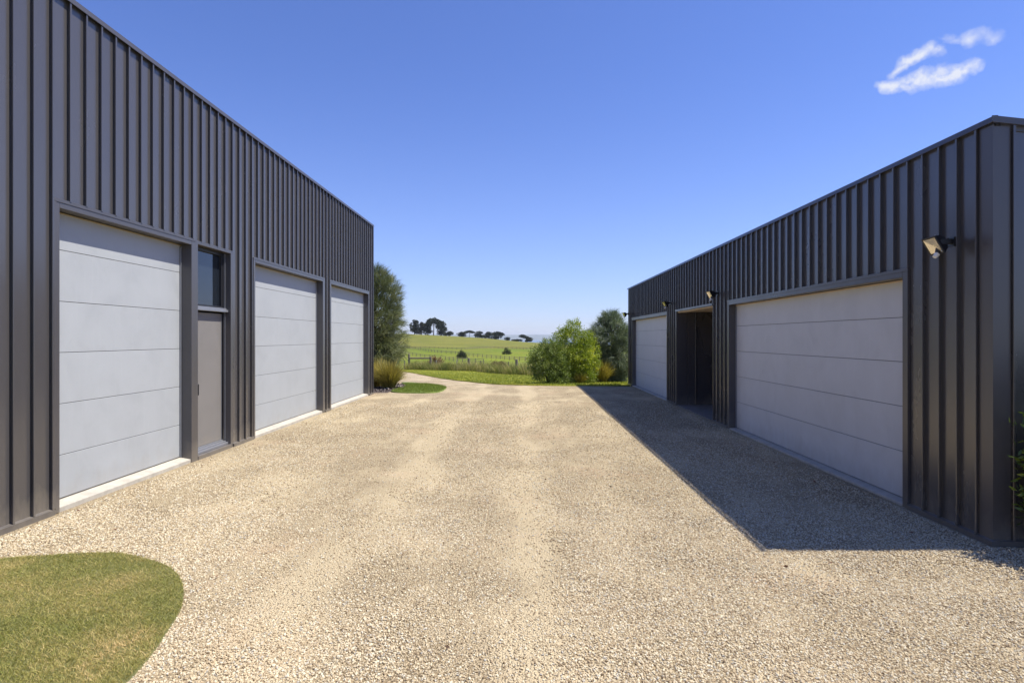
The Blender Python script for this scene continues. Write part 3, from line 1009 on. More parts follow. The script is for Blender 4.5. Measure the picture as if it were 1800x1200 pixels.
# ------------------------------------------------------------------ floodlights
def floodlight(y, z, label, yaw=0.0):
    o = empty('floodlight', (RXW - RIBH, y, z), label, 'floodlight', 'floodlights on the low shed wall')
    T = Matrix.Rotation(yaw, 4, 'Z')

    def add(name, mb, mat, M4, parent=o, bevel=0):
        me = bpy.data.meshes.new(name)
        me.from_pydata([tuple(T @ M4 @ Vector(v)) for v in mb.v], [], mb.f)
        bm = bmesh.new(); bm.from_mesh(me); bmesh.ops.recalc_face_normals(bm, faces=bm.faces)
        if bevel:
            bmesh.ops.bevel(bm, geom=bm.edges[:], offset=bevel, segments=2, affect='EDGES', clamp_overlap=True)
        bm.to_mesh(me); bm.free()
        return link(name, me, mat, parent)
    I = Matrix.Identity(4)
    # head frame: local x = out of the lens, tilted down
    H = Matrix.Translation((-.145, -.01, -.012)) @ Matrix.Rotation(math.pi, 4, 'Z') @ Matrix.Rotation(R(30), 4, 'Y')
    W2, H2 = .095, .082
    body = MB()
    a0 = [(-.045, -W2 * .72, -H2 * .7), (-.045, W2 * .72, -H2 * .7), (-.045, W2 * .72, H2 * .7), (-.045, -W2 * .72, H2 * .7)]
    a1 = [(.018, -W2, -H2), (.018, W2, -H2), (.018, W2, H2), (.018, -W2, H2)]
    body.poly(a0 + a1, [(0, 1, 2, 3), (0, 1, 5, 4), (1, 2, 6, 5), (2, 3, 7, 6), (3, 0, 4, 7), (4, 5, 6, 7)])
    hd = add('housing', body, M['black'], H, bevel=.005)
    fins = MB()
    for k in range(7):
        yy = -.055 + k * .0183
        fins.box(-.064, -.044, yy - .002, yy + .002, -.042, .042)
    add('cooling_fins', fins, M['black'], H, hd)
    rim = MB()
    rim.box(.0185, .028, -W2, W2, H2 - .014, H2).box(.0185, .028, -W2, W2, -H2, -H2 + .014)
    rim.box(.0185, .028, -W2, -W2 + .014, -H2 + .0145, H2 - .0145).box(.0185, .028, W2 - .014, W2, -H2 + .0145, H2 - .0145)
    add('bezel', rim, M['dark'], H, hd, bevel=.002)
    w2, h2 = W2 - .015, H2 - .015
    ref = MB()
    ref.poly([(.024, -w2, -h2), (.024, w2, -h2), (.024, w2, h2), (.024, -w2, h2), (.0192, -.012, -.008), (.0192, .012, -.008), (.0192, .012, .008), (.0192, -.012, .008)],
             [(0, 1, 5, 4), (1, 2, 6, 5), (2, 3, 7, 6), (3, 0, 4, 7), (4, 5, 6, 7)])
    add('reflector', ref, M['reflector'], H, hd)
    gp = MB().box(.0245, .0262, -w2, w2, -h2, h2)
    add('lens', gp, M['lamp_glass'], H, hd)
    br = MB()
    br.box(-.012, .0, -.045, .045, -.03, .05)
    br.box(-.080, -.0125, -.028, .028, -.006, .034)
    br.box(-.155, -.0805, -.098, -.0905, -.022, .022).box(-.155, -.0805, .0705, .078, -.022, .022).box(-.092, -.0805, -.0900, .0700, -.016, .030)
    add('bracket', br, M['black'], I, bevel=.0015)
    sn = MB().tube([(-.135, -.03, -.03), (-.145, -.03, -.098)], [.016, .016], 8)
    sp = add('sensor_arm', sn, M['black'], I)
    s2 = MB().tube([(-.142, -.03, -.096), (-.168, -.036, -.122)], [.022, .017], 10)
    add('sensor_head', s2, M['white'], I, sp)
    return o


floodlight(5.0, 2.46, 'floodlight with large pale lens nearest the camera, right of the widest door', R(-4))
floodlight(11.02, 2.475, 'floodlight between the dark open doorway and the widest garage door', R(4))
floodlight(14.55, 2.50, 'floodlight between the dark open doorway and the far small garage door', R(6))
floodlight(20.42, 2.47, 'floodlight at the far corner of the low shed, silhouetted against sky and she-oak', R(8))

# ------------------------------------------------------------------ loose gravel stones
def inside(poly, x, y):
    c = np.zeros(len(x), bool)
    px_ = np.array([q[0] for q in poly]); py_ = np.array([q[1] for q in poly])
    j = len(poly) - 1
    for i in range(len(poly)):
        cond = ((py_[i] > y) != (py_[j] > y)) & (x < (px_[j] - px_[i]) * (y - py_[i]) / (py_[j] - py_[i] + 1e-12) + px_[i])
        c ^= cond
        j = i
    return c


pts, scs = [], []
for (ya, yb, xa, xb, dens, s0, s1) in ((-1.0, 2.4, -4.3, 4.2, 500, .012, .02), (2.4, 3.9, -4.3, 4.0, 8200, .0062, .0138), (3.9, 5.6, -4.3, 4.0, 5600, .0070, .0145),
                                       (5.6, 9.0, -4.3, 3.65, 2100, .0085, .0155), (9.0, 15, -4.3, 3.65, 600, .011, .018)):
    n = int((yb - ya) * (xb - xa) * dens)
    x = rng.uniform(xa, xb, n); y = rng.uniform(ya, yb, n)
    keep = ~inside(near_loop, x, y)
    keep &= ~((x > 3.66) & (y > R0 - .05))
    pn = np.array([dome_noise(q, r_ * .4, .8, 9) + .5 * dome_noise(q, r_ * .5, 2.3, 4) for q, r_ in zip(x, y)])
    trk_ = np.maximum(np.clip(1 - np.abs(x + 1.45) * 2.4, 0, 1), np.clip(1 - np.abs(x - .05) * 2.4, 0, 1))
    keep &= rng.uniform(0, 1, n) < np.clip(.92 - pn * 1.25 - .5 * trk_, .18, 1)
    x, y = x[keep], y[keep]
    sz = s0 + (s1 - s0) * rng.beta(1.4, 2.6, len(x))
    zz = np.array([.008 * (dome_noise(q, r_, .5) + .6 * dome_noise(q, r_, 1.7, 3)) for q, r_ in zip(x, y)]) + sz * .20
    pts.append(np.stack([x, y, zz], 1)); scs.append(sz)
pts = np.concatenate(pts); scs = np.concatenate(scs)
me = bpy.data.meshes.new('gravel_stones')
me.vertices.add(len(pts)); me.vertices.foreach_set('co', pts.astype(np.float32).ravel())
at = me.attributes.new('size', 'FLOAT', 'POINT'); at.data.foreach_set('value', scs.astype(np.float32))
me.update()
gs = link('gravel_stones', me, M['stone'])
tag(gs, kind='stuff')
ng = bpy.data.node_groups.new('stone_scatter', 'GeometryNodeTree')
ng.interface.new_socket('Geometry', in_out='INPUT', socket_type='NodeSocketGeometry')
ng.interface.new_socket('Geometry', in_out='OUTPUT', socket_type='NodeSocketGeometry')
N, LK = ng.nodes, ng.links
gi, go = N.new('NodeGroupInput'), N.new('NodeGroupOutput')
g2i = N.new('GeometryNodeGeometryToInstance')
for k in range(5):
    ico = N.new('GeometryNodeMeshIcoSphere'); ico.inputs['Radius'].default_value = .5; ico.inputs['Subdivisions'].default_value = 2
    sp = N.new('GeometryNodeSetPosition')
    nz = N.new('ShaderNodeTexNoise'); nz.noise_dimensions = '4D'; nz.inputs['Scale'].default_value = 1.7; nz.inputs['W'].default_value = k * 3.7
    nz.inputs['Detail'].default_value = 1.0
    sb = N.new('ShaderNodeVectorMath'); sb.operation = 'SUBTRACT'; sb.inputs[1].default_value = (.5, .5, .5)
    ml = N.new('ShaderNodeVectorMath'); ml.operation = 'SCALE'; ml.inputs['Scale'].default_value = 1.1
    LK.new(nz.outputs['Color'], sb.inputs[0]); LK.new(sb.outputs[0], ml.inputs[0])
    LK.new(ico.outputs['Mesh'], sp.inputs['Geometry']); LK.new(ml.outputs[0], sp.inputs['Offset'])
    tf = N.new('GeometryNodeTransform'); tf.inputs['Scale'].default_value = (1.25, .9 + .05 * k, .85)
    LK.new(sp.outputs[0], tf.inputs['Geometry'])
    LK.new(tf.outputs[0], g2i.inputs[0])
iop = N.new('GeometryNodeInstanceOnPoints')
LK.new(gi.outputs[0], iop.inputs['Points']); LK.new(g2i.outputs[0], iop.inputs['Instance'])
iop.inputs['Pick Instance'].default_value = True
rv = N.new('FunctionNodeRandomValue'); rv.data_type = 'FLOAT_VECTOR'
rv.inputs['Min'].default_value = (-.8, -.8, 0); rv.inputs['Max'].default_value = (.8, .8, 6.283)
LK.new(rv.outputs[0], iop.inputs['Rotation'])
na = N.new('GeometryNodeInputNamedAttribute'); na.data_type = 'FLOAT'; na.inputs['Name'].default_value = 'size'
LK.new(na.outputs[0], iop.inputs['Scale'])
sm = N.new('GeometryNodeSetMaterial'); sm.inputs['Material'].default_value = M['stone']
LK.new(iop.outputs[0], sm.inputs['Geometry']); LK.new(sm.outputs[0], go.inputs[0])
md = gs.modifiers.new('scatter', 'NODES'); md.node_group = ng


# ------------------------------------------------------------------ grass
def blades(name, x, y, z, h, lean, width, mat, tints, K=3):
    n = len(x)
    az = rng.uniform(0, 2 * np.pi, n)
    hh = np.asarray(h)
    p0 = np.stack([x, y, z], 1)
    t = np.linspace(0, 1, K)
    ln = np.asarray(lean)
    P = p0[:, None, :] + np.stack([np.cos(az)[:, None] * (t ** 1.6)[None] * (hh * ln)[:, None], np.sin(az)[:, None] * (t ** 1.6)[None] * (hh * ln)[:, None],
                                   t[None] * hh[:, None] * np.ones((n, 1))], -1)
    v, q, tt = ribbons(P, width, tints)
    return np_mesh(name, v, q, mat, tt)


n = 210000
x = rng.uniform(-4.25, -1.85, n); y = rng.uniform(.4, 4.5, n)
kp = inside(near_loop, x, y) & (rng.uniform(0, 1, n) < np.where(y < 2.5, .4, 1.0))
x, y = x[kp], y[kp]
pn = np.array([dome_noise(a_, b_, 1.6, 1) * .55 + dome_noise(a_, b_, 5, 2) * .30 for a_, b_ in zip(x, y)])
tn = np.clip(.50 + pn * 1.1 + rng.normal(0, .18, len(x)), 0, 1)
g = blades('couch_grass', x, y, np.full(len(x), .010), rng.uniform(.008, .022, len(x)), rng.uniform(.4, 1.6, len(x)), rng.uniform(.0020, .0038, len(x)), M['couch'], tn)
tag(g, kind='stuff')

n = 26000
x = rng.uniform(-5, -2.3, n); y = rng.uniform(17, 21.6, n)
kp = inside(turf_loop, x, y); x, y = x[kp], y[kp]
g = blades('turf_grass', x, y, zf(x, y) + .03, rng.uniform(.02, .06, len(x)), rng.uniform(.2, 1, len(x)), rng.uniform(.005, .009, len(x)), M['lush'],
           np.clip(rng.normal(.28, .16, len(x)), 0, 1), 2)
tag(g, kind='stuff')

n = 120000
yy_ = 19.8 + (62 - 19.8) * rng.uniform(0, 1, n) ** 1.35
x = rng.uniform(-.52, .30, n) * yy_
kp = inside(lawn_outline, x, yy_) & ~((x > 3.4) & (yy_ < 20.7)); x, y = x[kp], yy_[kp]
pn = np.array([dome_noise(a_, b_, .35, 6) + .6 * dome_noise(a_, b_, 1.4, 8) for a_, b_ in zip(x, y)])
tn = np.clip(.52 + .35 * pn + rng.normal(0, .2, len(x)), 0, 1)
g = blades('lawn_grass', x, y, zf(x, y) + .025, rng.uniform(.03, .075, len(x)), rng.uniform(.3, 1.2, len(x)), .006 + .0004 * y, M['lush'], tn, 2)
tag(g, kind='stuff')

# rough uncut grass along the wire fence
bl = [tuple(q) for q in band[1:]] + [tuple(hit(1000, 664).to_2d()), (9, 33)]
bxs = np.array([q[0] for q in bl]); bys = np.array([q[1] for q in bl])
n = 26000
x = rng.uniform(bxs[0], 9, n)
dd = rng.uniform(0, 1, n) ** 1.2 * 4.5
y = np.interp(x, bxs, bys) + dd - .2
pn = np.array([dome_noise(a_, b_, .6, 16) + .5 * dome_noise(a_, b_, 2, 18) for a_, b_ in zip(x, y)])
h = np.clip(.56 + .34 * pn + rng.normal(0, .17, n), .15, 1.2)
tn = np.clip(.45 + .35 * np.array([dome_noise(a_, b_, .9, 26) for a_, b_ in zip(x, y)]) + rng.normal(0, .2, n) + (h - .4) * .3, 0, 1)
g = blades('rough_grass', x, y, zf(x, y) - .04, h, rng.uniform(.15, .7, n), rng.uniform(.015, .04, n), M['rough_grass'], tn)
tag(g, kind='stuff')

# mulch chips
n = 5200
x = rng.uniform(-6.2, -3.85, n); y = rng.uniform(17.3, 21, n)
kp = inside(smooth_loop(bed_pts, 4), x, y) & ~inside(turf_loop, x, y); x, y = x[kp], y[kp]
dirs = unit(np.stack([rng.normal(size=len(x)), rng.normal(size=len(x)), rng.normal(0, .25, len(x))], 1))
v, f, tt = leaves(np.stack([x, y, zf(x, y) + rng.uniform(.02, .05, len(x))], 1), dirs, rng.uniform(.04, .10, len(x)), rng.uniform(.02, .045, len(x)), rng.uniform(0, 1, len(x)) ** 1.3)
tag(np_mesh('bark_mulch', v, f, M['chip'], tt), kind='stuff')


# a scatter of dry leaves on the gravel, thickest along the walls and lawn edges
n = 150
x = np.where(rng.uniform(0, 1, n) < .45, np.where(rng.uniform(0, 1, n) < .5, -4.3 + rng.exponential(.25, n), 3.65 - rng.exponential(.3, n)), rng.uniform(-4.2, 3.6, n))
y = rng.uniform(2.6, 17, n)
kp = ~inside(near_loop, x, y) & ~((x > 3.6) & (y > 4.5)) & (x > -4.34); x, y = x[kp], y[kp]
dirs = unit(np.stack([rng.normal(size=len(x)), rng.normal(size=len(x)), rng.normal(0, .3, len(x))], 1))
v, f, tt = leaves(np.stack([x, y, np.full(len(x), .016)], 1), dirs, rng.uniform(.02, .05, len(x)), rng.uniform(.008, .02, len(x)), rng.uniform(0, .6, len(x)))
tag(np_mesh('dry_leaves', v, f, M['russet'], tt), kind='stuff')

# ------------------------------------------------------------------ plants
def tussock(px, py, width, height, label, nb, tmean, group='tussock grasses in the beds'):
    c = hit(px, py)
    o = empty('tussock_grass', c, label, 'ornamental grass', group)
    az = rng.uniform(0, 2 * np.pi, nb)
    r0 = rng.uniform(0, .16, nb) * width
    base = np.stack([c.x + np.cos(az) * r0, c.y + np.sin(az) * r0, np.full(nb, c.z)], 1)
    out = rng.beta(1.6, 1.6, nb) * width * .58
    az2 = az + rng.normal(0, .35, nb)
    hh = height * rng.uniform(.7, 1.12, nb) * np.sqrt(np.clip(1 - (out / (width * .72)) ** 2, .1, 1))
    K = 6
    t = np.linspace(0, 1, K)
    droop = rng.uniform(.1, .55, nb)
    P = np.empty((nb, K, 3))
    P[:, :, 0] = base[:, 0, None] + np.cos(az2)[:, None] * out[:, None] * t[None] ** 1.3
    P[:, :, 1] = base[:, 1, None] + np.sin(az2)[:, None] * out[:, None] * t[None] ** 1.3
    P[:, :, 2] = base[:, 2, None] + hh[:, None] * (1.25 * t[None] - droop[:, None] * t[None] ** 3)
    tn = np.clip(tmean + rng.normal(0, .22, nb), 0, 1)
    v, q, tt = ribbons(P, rng.uniform(.008, .016, nb), tn)
    np_mesh('blades', v, q, M['tussock'], tt, o)
    m_ = max(12, nb // 60)
    az = rng.uniform(0, 2 * np.pi, m_); out = rng.uniform(.1, .5, m_) * width; hs_ = height * rng.uniform(.95, 1.25, m_)
    P = np.empty((m_, K, 3))
    P[:, :, 0] = c.x + np.cos(az)[:, None] * out[:, None] * t[None]
    P[:, :, 1] = c.y + np.sin(az)[:, None] * out[:, None] * t[None]
    P[:, :, 2] = c.z + hs_[:, None] * (1.15 * t[None] - .2 * t[None] ** 3)
    v, q, tt = ribbons(P, np.full(m_, .007), np.clip(rng.normal(.9, .1, m_), 0, 1), taper=False)
    np_mesh('flower_stalks', v, q, M['tussock'], tt, o)
    return o


tussock(684, 684, 1.05, .84, 'olive green tussock grass right by the small turf tongue, front one of two', 2300, .34)
tussock(662, 681, 1.05, .86, 'golden tussock grass against the far corner of the tall shed', 1700, .56)
tussock(1058, 673.2, 1.0, .88, 'golden arching tussock grass in front of the grey she-oak by the low shed', 2400, .46)
tussock(1021, 675.2, .6, .42, 'small grey-green tussock between the bright shrub and the golden tussock', 900, .3)


def tree_limbs(o, c, limbs, mat):
    mb = MB()
    for pts_, rad in limbs:
        mb.tube(pts_, rad, 6)
    return mb.build('trunk', mat, o, smooth=True)


def sheoak(c, prof, label, nst, matk, tmean, lean=0.0, droop=1.0, needle=.30, zlow=.5):
    """feathery weeping tree; prof = [(z, radius)]"""
    c = Vector(c)
    o = empty('sheoak_tree', c, label, 'tree', 'she-oaks beside the sheds')
    pz = [q[0] for q in prof]; pr = [q[1] for q in prof]
    H = pz[-1]
    limbs = [([(c.x, c.y, c.z - .1), (c.x + .05, c.y, c.z + H * .35), (c.x - .04 + lean * .5, c.y + .05, c.z + H * .85)], [.10, .075, .02])]
    tips = []
    for k in range(46):
        zb = H * random.uniform(.10, .72)
        zt = min(H * .97, zb + H * random.uniform(.12, .34))
        a_ = random.uniform(0, 2 * math.pi)
        rr = float(np.interp(zt, pz, pr)) * random.uniform(.45, .95)
        s = Vector((c.x + .02 + lean * zb / H * .5, c.y, c.z + zb)); e = Vector((c.x + math.cos(a_) * rr + lean * zt / H, c.y + math.sin(a_) * rr, c.z + zt))
        mpt = (s + e) / 2 + Vector((0, 0, -.06 * H / 4))
        limbs.append(([s, mpt, e], [.028, .018, .006]))
        tips.append((s, mpt, e))
    tree_limbs(o, c, limbs, M['bark'])
    K = 5
    t = np.linspace(0, 1, K)
    # tufts: each a spray of needles leaving one point
    nt_ = nst // 14
    z = rng.uniform(zlow, H, nt_ * 3)
    rmax = np.interp(z, pz, pr)
    keep = rng.uniform(0, max(pr), len(z)) < rmax
    z = z[keep][:nt_]; rmax = rmax[keep][:nt_]
    nt_ = len(z)
    az = rng.uniform(0, 2 * np.pi, nt_)
    lump = np.array([mnoise.noise(Vector((math.cos(a_) * 1.3, math.sin(a_) * 1.3, zz * 1.2))) for a_, zz in zip(az, z)])
    rr = rmax * np.sqrt(rng.uniform(.05, 1, nt_)) * (.86 + .42 * lump)
    tc_ = np.stack([c.x + np.cos(az) * rr + lean * z / H, c.y + np.sin(az) * rr, c.z + z - needle * .4], 1)
    outd = np.stack([np.cos(az), np.sin(az), np.zeros(nt_)], 1)
    topf = np.clip((z / H - .35) / .6, 0, 1)
    tdir = unit(outd * rng.uniform(.25, .9, nt_)[:, None] + np.array([0, 0, 1])[None] * (.25 + 1.0 * topf)[:, None] + rng.normal(0, .25, (nt_, 3)))
    ttint = np.clip(tmean + rng.normal(0, .17, nt_) + .12 * (rr / rmax - .6) + .10 * lump, 0, 1)
    m_ = 14
    base = np.repeat(tc_, m_, 0) + rng.normal(0, .035, (nt_ * m_, 3))
    d = unit(np.repeat(tdir, m_, 0) + rng.normal(0, .33, (nt_ * m_, 3)))
    L = needle * rng.uniform(.6, 1.35, nt_ * m_)
    dr = droop * rng.uniform(.15, .8, nt_ * m_) * np.repeat(1.1 - .7 * topf, m_)
    P = base[:, None, :] + d[:, None, :] * (t[None] * L[:, None])[..., None]
    P[:, :, 2] -= dr[:, None] * L[:, None] * t[None] ** 2
    tn = np.clip(np.repeat(ttint, m_) + rng.normal(0, .08, nt_ * m_), 0, 1)
    v, q, tt = ribbons(P, rng.uniform(.0075, .0125, nt_ * m_), tn)
    np_mesh('foliage', v, q, M[matk], tt, o)
    return o


sheoak((-5.55, 21.6, 0), [(.5, .55), (.75, .95), (1.2, 1.15), (1.75, 1.25), (2.5, 1.2), (3.3, .95), (3.9, .70), (4.35, .18)],
       'feathery olive she-oak behind the far corner of the tall shed', 36000, 'sheoak', .46, .05, .8)
zc = float(zf(3.7, 24.2))
sheoak((3.72, 24.2, zc), [(.2, .6), (.6, .95), (1.2, 1.05), (1.9, 1.05), (2.4, .85), (2.8, .55), (3.0, .2)],
       'grey-green weeping she-oak beside the far corner of the low shed', 28000, 'sheoak_grey', .5, -.12, 1.3, .30, .15)


def shrub(c, blobs, label, nleaf, matk, tmean, leaf, cat='shrub', group=None, stems=5, name='round_shrub', cz=.0):
    """leafy shrub: clusters of leaves spread through lumps; blobs=(dx,dy,dz,rx,ry,rz,tint)"""
    c = Vector(c)
    o = empty(name, c, label, cat, group)
    mb = MB()
    for k in range(stems):
        bl_ = blobs[k % len(blobs)]
        e = Vector((c.x + bl_[0], c.y + bl_[1], c.z + bl_[2]))
        s = c + Vector((random.uniform(-.12, .12), random.uniform(-.12, .12), -.05))
        mb.tube([s, (s + e) / 2 + Vector((random.uniform(-.1, .1), 0, .05)), e], [.035, .025, .008], 6)
    mb.build('stems', M['bark'], o, smooth=True)
    vol = np.array([b_[3] * b_[4] * b_[5] for b_ in blobs]) ** .72
    per = (nleaf * vol / vol.sum()).astype(int)
    C, D, T = [], [], []
    for b_, n_ in zip(blobs, per):
        ncl = max(6, n_ // 26)
        u = unit(rng.normal(size=(ncl, 3)))
        lump = np.array([mnoise.noise(Vector(q) * 1.9 + Vector((b_[0] * 5, b_[1] * 5, b_[2]))) for q in u])
        r = rng.uniform(.25, 1, ncl) ** .38 * (.90 + .35 * lump)
        cc = u * r[:, None] * np.array(b_[3:6]) + np.array([c.x + b_[0], c.y + b_[1], c.z + b_[2]])
        ct = tmean + b_[6] + rng.normal(0, .13, ncl) + .12 * (r - .7)
        k = 26
        pp_ = np.repeat(cc, k, 0) + rng.normal(0, 1, (ncl * k, 3)) * np.array([.055, .055, .06]) * (leaf / .06)
        dd_ = unit(np.repeat(u, k, 0) * .7 + rng.normal(0, .6, (ncl * k, 3)) + np.array([0, 0, .25]))
        C.append(pp_); D.append(dd_); T.append(np.repeat(ct, k) + rng.normal(0, .10, ncl * k))
    C = np.concatenate(C); D = np.concatenate(D); T = np.clip(np.concatenate(T), 0, 1)
    ok = C[:, 2] > c.z + cz
    C, D, T = C[ok], D[ok], T[ok]
    v, f, tt = leaves(C, D, rng.uniform(.7, 1.3, len(C)) * leaf, rng.uniform(.35, .55, len(C)) * leaf, T)
    np_mesh('foliage', v, f, M[matk], tt, o)
    return o


z2 = float(zf(.95, 21.9))
shrub((1.02, 21.9, z2), [(-.20, -.1, .75, .70, .6, .62, 0), (.12, 0, 1.20, .58, .55, .48, .04), (-.42, 0, 1.12, .40, .45, .40, .03), (.25, -.15, .55, .62, .55, .5, -.05), (-.08, .1, 1.45, .36, .4, .3, .05), (-.62, .1, .78, .30, .4, .38, 0), (-.15, -.1, .30, .62, .5, .30, -.08), (.3, -.1, .25, .5, .5, .25, -.1)],
      'rounded dull olive shrub at the gravel edge, left of the bright green one', 17000, 'olive', .46, .055, group='shrubs at the gravel edge')
z2 = float(zf(1.9, 22.6))
shrub((1.95, 22.5, z2), [(0, 0, 1.75, .62, .6, .55, .06), (-.2, -.2, 1.2, .78, .6, .55, .0), (.25, -.35, 1.0, .62, .45, .50, .18), (.0, .1, 2.15, .36, .4, .36, .08), (.42, 0, 1.65, .46, .4, .42, .04), (.05, -.1, .5, .85, .6, .48, -.12),
                        (-.45, 0, 1.85, .34, .35, .34, .08), (.62, .1, 1.25, .45, .4, .48, .08), (.62, 0, .7, .48, .4, .48, .02), (-.55, -.3, .75, .5, .4, .5, -.04), (.35, -.3, .35, .55, .4, .34, -.1)],
      'taller bright lime-green shrub between the olive shrub and the she-oak', 27000, 'bright', .46, .06, group='shrubs at the gravel edge')
# leafy hedge plant at the near corner of the low shed
shrub((4.36, 4.15, 0), [(-.30, .24, .78, .26, .15, .28, .06), (-.28, .22, .40, .28, .16, .34, -.04), (0, .1, .8, .42, .3, .5, 0), (.1, 0, .4, .5, .35, .42, -.06), (.35, 0, 1.15, .45, .35, .45, .06),
                        (-.33, .25, .60, .20, .12, .16, .1), (-.1, -.25, .70, .42, .35, .55, 0), (.3, -.35, 1.0, .5, .4, .55, .05), (.45, .1, 1.45, .38, .3, .3, .05), (.3, -.75, .62, .45, .35, .5, 0)],
      'glossy dark green hedge plant at the near corner of the low shed', 21000, 'hedge', .5, .052, 'hedge plant', stems=7, name='hedge_shrub', cz=.03)
# scrubby little plants by the fence
for px_, py_, wd, ht, mk, lb in ((767, 641, 1.15, .75, 'russet', 'red-brown bush by the fence, behind the second post'),
                                 (877, 647, 1.35, .50, 'rusty_green', 'low rusty green bush beyond the wire between two fence posts')):
    cc_ = hit(px_, py_, 40, 90)
    cc_.y = min(cc_.y, 62); cc_.x = (px_ - VX) / FPX * cc_.y; cc_.z = float(zf(cc_.x, cc_.y))
    top_z = CAMH + (VY - (628 if mk == 'russet' else 636)) / FPX * cc_.y
    hh_ = max(.6, top_z - cc_.z)
    shrub(cc_, [(-wd * .35, 0, hh_ * .62, wd * .42, .5, hh_ * .36, 0), (wd * .3, 0, hh_ * .64, wd * .42, .5, hh_ * .34, .05), (0, 0, hh_ * .4, wd * .6, .5, hh_ * .4, -.05)], lb, 1600, mk, .5, .12,
          'bush', 'low bushes along the fence', 4, 'low_bush')


# ------------------------------------------------------------------ fences
def fence_run(name, posts, hts, rads, rails, label, mat, wires, group, label_parts=None, pale=()):
    o = empty(name, posts[0], label, 'fence', group)
    base_me = {}
    for i, (q, h_, r_) in enumerate(zip(posts, hts, rads)):
        key = (round(h_, 2), r_, i in pale)
        if key not in base_me:
            mb = MB().tube([(0, 0, -.25), (0, 0, h_ * .5), (0, 0, h_ - .02), (0, 0, h_)], [r_, r_ * .97, r_ * .95, r_ * .7], 8)
            me_ = bpy.data.meshes.new('post'); me_.from_pydata(mb.v, [], mb.f)
            me_.materials.append(M['pale_post'] if i in pale else mat)
            base_me[key] = me_
        p_ = link('post', base_me[key], None, o, Vector(q) - Vector(posts[0]))
    mb = MB()
    for hf_, r_ in wires:
        for a_, b_, ha, hb_ in zip(posts, posts[1:], hts, hts[1:]):
            mb.tube([Vector(a_) + Vector((0, 0, hf_)), (Vector(a_) + Vector(b_)) / 2 + Vector((0, 0, hf_ - .01)), Vector(b_) + Vector((0, 0, hf_))], [r_] * 3, 4, False)
    mb.build('rail' if rails else 'wire', mat if rails else M['wire'], o)
    return o


def at_depth(px, y):
    x = (px - VX) / FPX * y
    return Vector((x, y, float(zf(x, y))))


near_posts = [(719, 59.5, 1.62, .11), (757, 58.5, 1.30, .11), (767, 58.2, .95, .05), (803, 57.6, .95, .05), (824, 57, 1.18, .12), (845, 55, .95, .05), (894, 48.5, .95, .05), (908, 46.8, 1.16, .11),
              (952, 42.5, 1.1, .09), (1005, 39, 1.1, .09), (1075, 36.5, 1.1, .09)]
P = [at_depth(q[0], q[1]) for q in near_posts]
nf = fence_run('post_and_wire_fence', P, [q[2] for q in near_posts], [q[3] for q in near_posts], False,
               'nearest post and wire fence, standing in rough grass behind the lawn', M['post'], [(.28, .006), (.55, .006), (.82, .006), (.93, .006)], None, pale=(2, 3))
mb = MB().tube([P[0] + Vector((0, 0, 1.16)), P[1] + Vector((0, 0, 1.16))], [.085, .075], 8)
mb.build('stay_rail', M['post'], nf)
Q = [at_depth(711, 64.5), at_depth(690, 66), at_depth(660, 68)]
fence_run('post_and_wire_fence', Q, [.95] * 3, [.07] * 3, False, 'short wire fence run with one small post left of the tall strainer post', M['post'], [(.45, .006), (.85, .006)], None)


def far_fence(pxs, label, n, h):
    pts_ = [hit(a_, b_, 70) for a_, b_ in pxs]
    seg = np.array([tuple(q) for q in pts_])
    d = np.concatenate([[0], np.cumsum(np.linalg.norm(np.diff(seg[:, :2], axis=0), axis=1))])
    s = np.linspace(0, d[-1], n)
    X = np.interp(s, d, seg[:, 0]); Y = np.interp(s, d, seg[:, 1])
    ps = [Vector((float(a_), float(b_), float(zf(a_, b_)))) for a_, b_ in zip(X, Y)]
    return fence_run('paddock_fence', ps, [h] * n, [.085] * n, True, label, M['post'], [(h * .92, .05), (h * .62, .045), (h * .32, .045)], 'rail fences across the paddocks')


far_fence([(690, 609), (717, 612), (732, 614.7), (772, 620), (799, 622), (820, 625), (847, 628), (873, 630.7), (927, 635), (960, 638)],
          'long rail fence slanting down the green paddock from upper left to right', 42, 1.25)
far_fence([(680, 616), (700, 620), (727, 625), (745, 628), (780, 632), (820, 637), (850, 640)], 'nearer rail fence slanting behind the red-brown bush', 24, 1.2)
far_fence([(700, 611.5), (735, 612), (767, 613), (816, 614.7), (844, 612.7), (867, 612), (907, 613.3), (945, 615)],
          'farthest rail fence between the green paddock and the brown upper field', 36, 1.2)


# ------------------------------------------------------------------ field bushes and ridge trees
def field_bush(px, py, w_, top, label):
    c = hit(px, py, 70)
    s = c.y / FPX
    H = (py - top) * s; W = w_ * s
    return shrub(c, [(0, 0, H * .55, W * .22, W * .25, H * .46, 0), (W * .2, 0, H * .38, W * .24, W * .25, H * .36, 0), (-W * .26, .3, H * .22, W * .22, W * .25, H * .22, .05), (W * .32, 0, H * .16, W * .2, W * .2, H * .18, .05)],
                 label, 2600, 'bush', .45, H * .10, 'bush', 'dark bushes out in the paddock', 4, 'field_bush')


field_bush(811, 630, 19, 616, 'dark tall bush beside the slanting rail fence in the paddock')
field_bush(890, 622.5, 17, 612, 'dark twin-topped bush alone in the green paddock, further right')


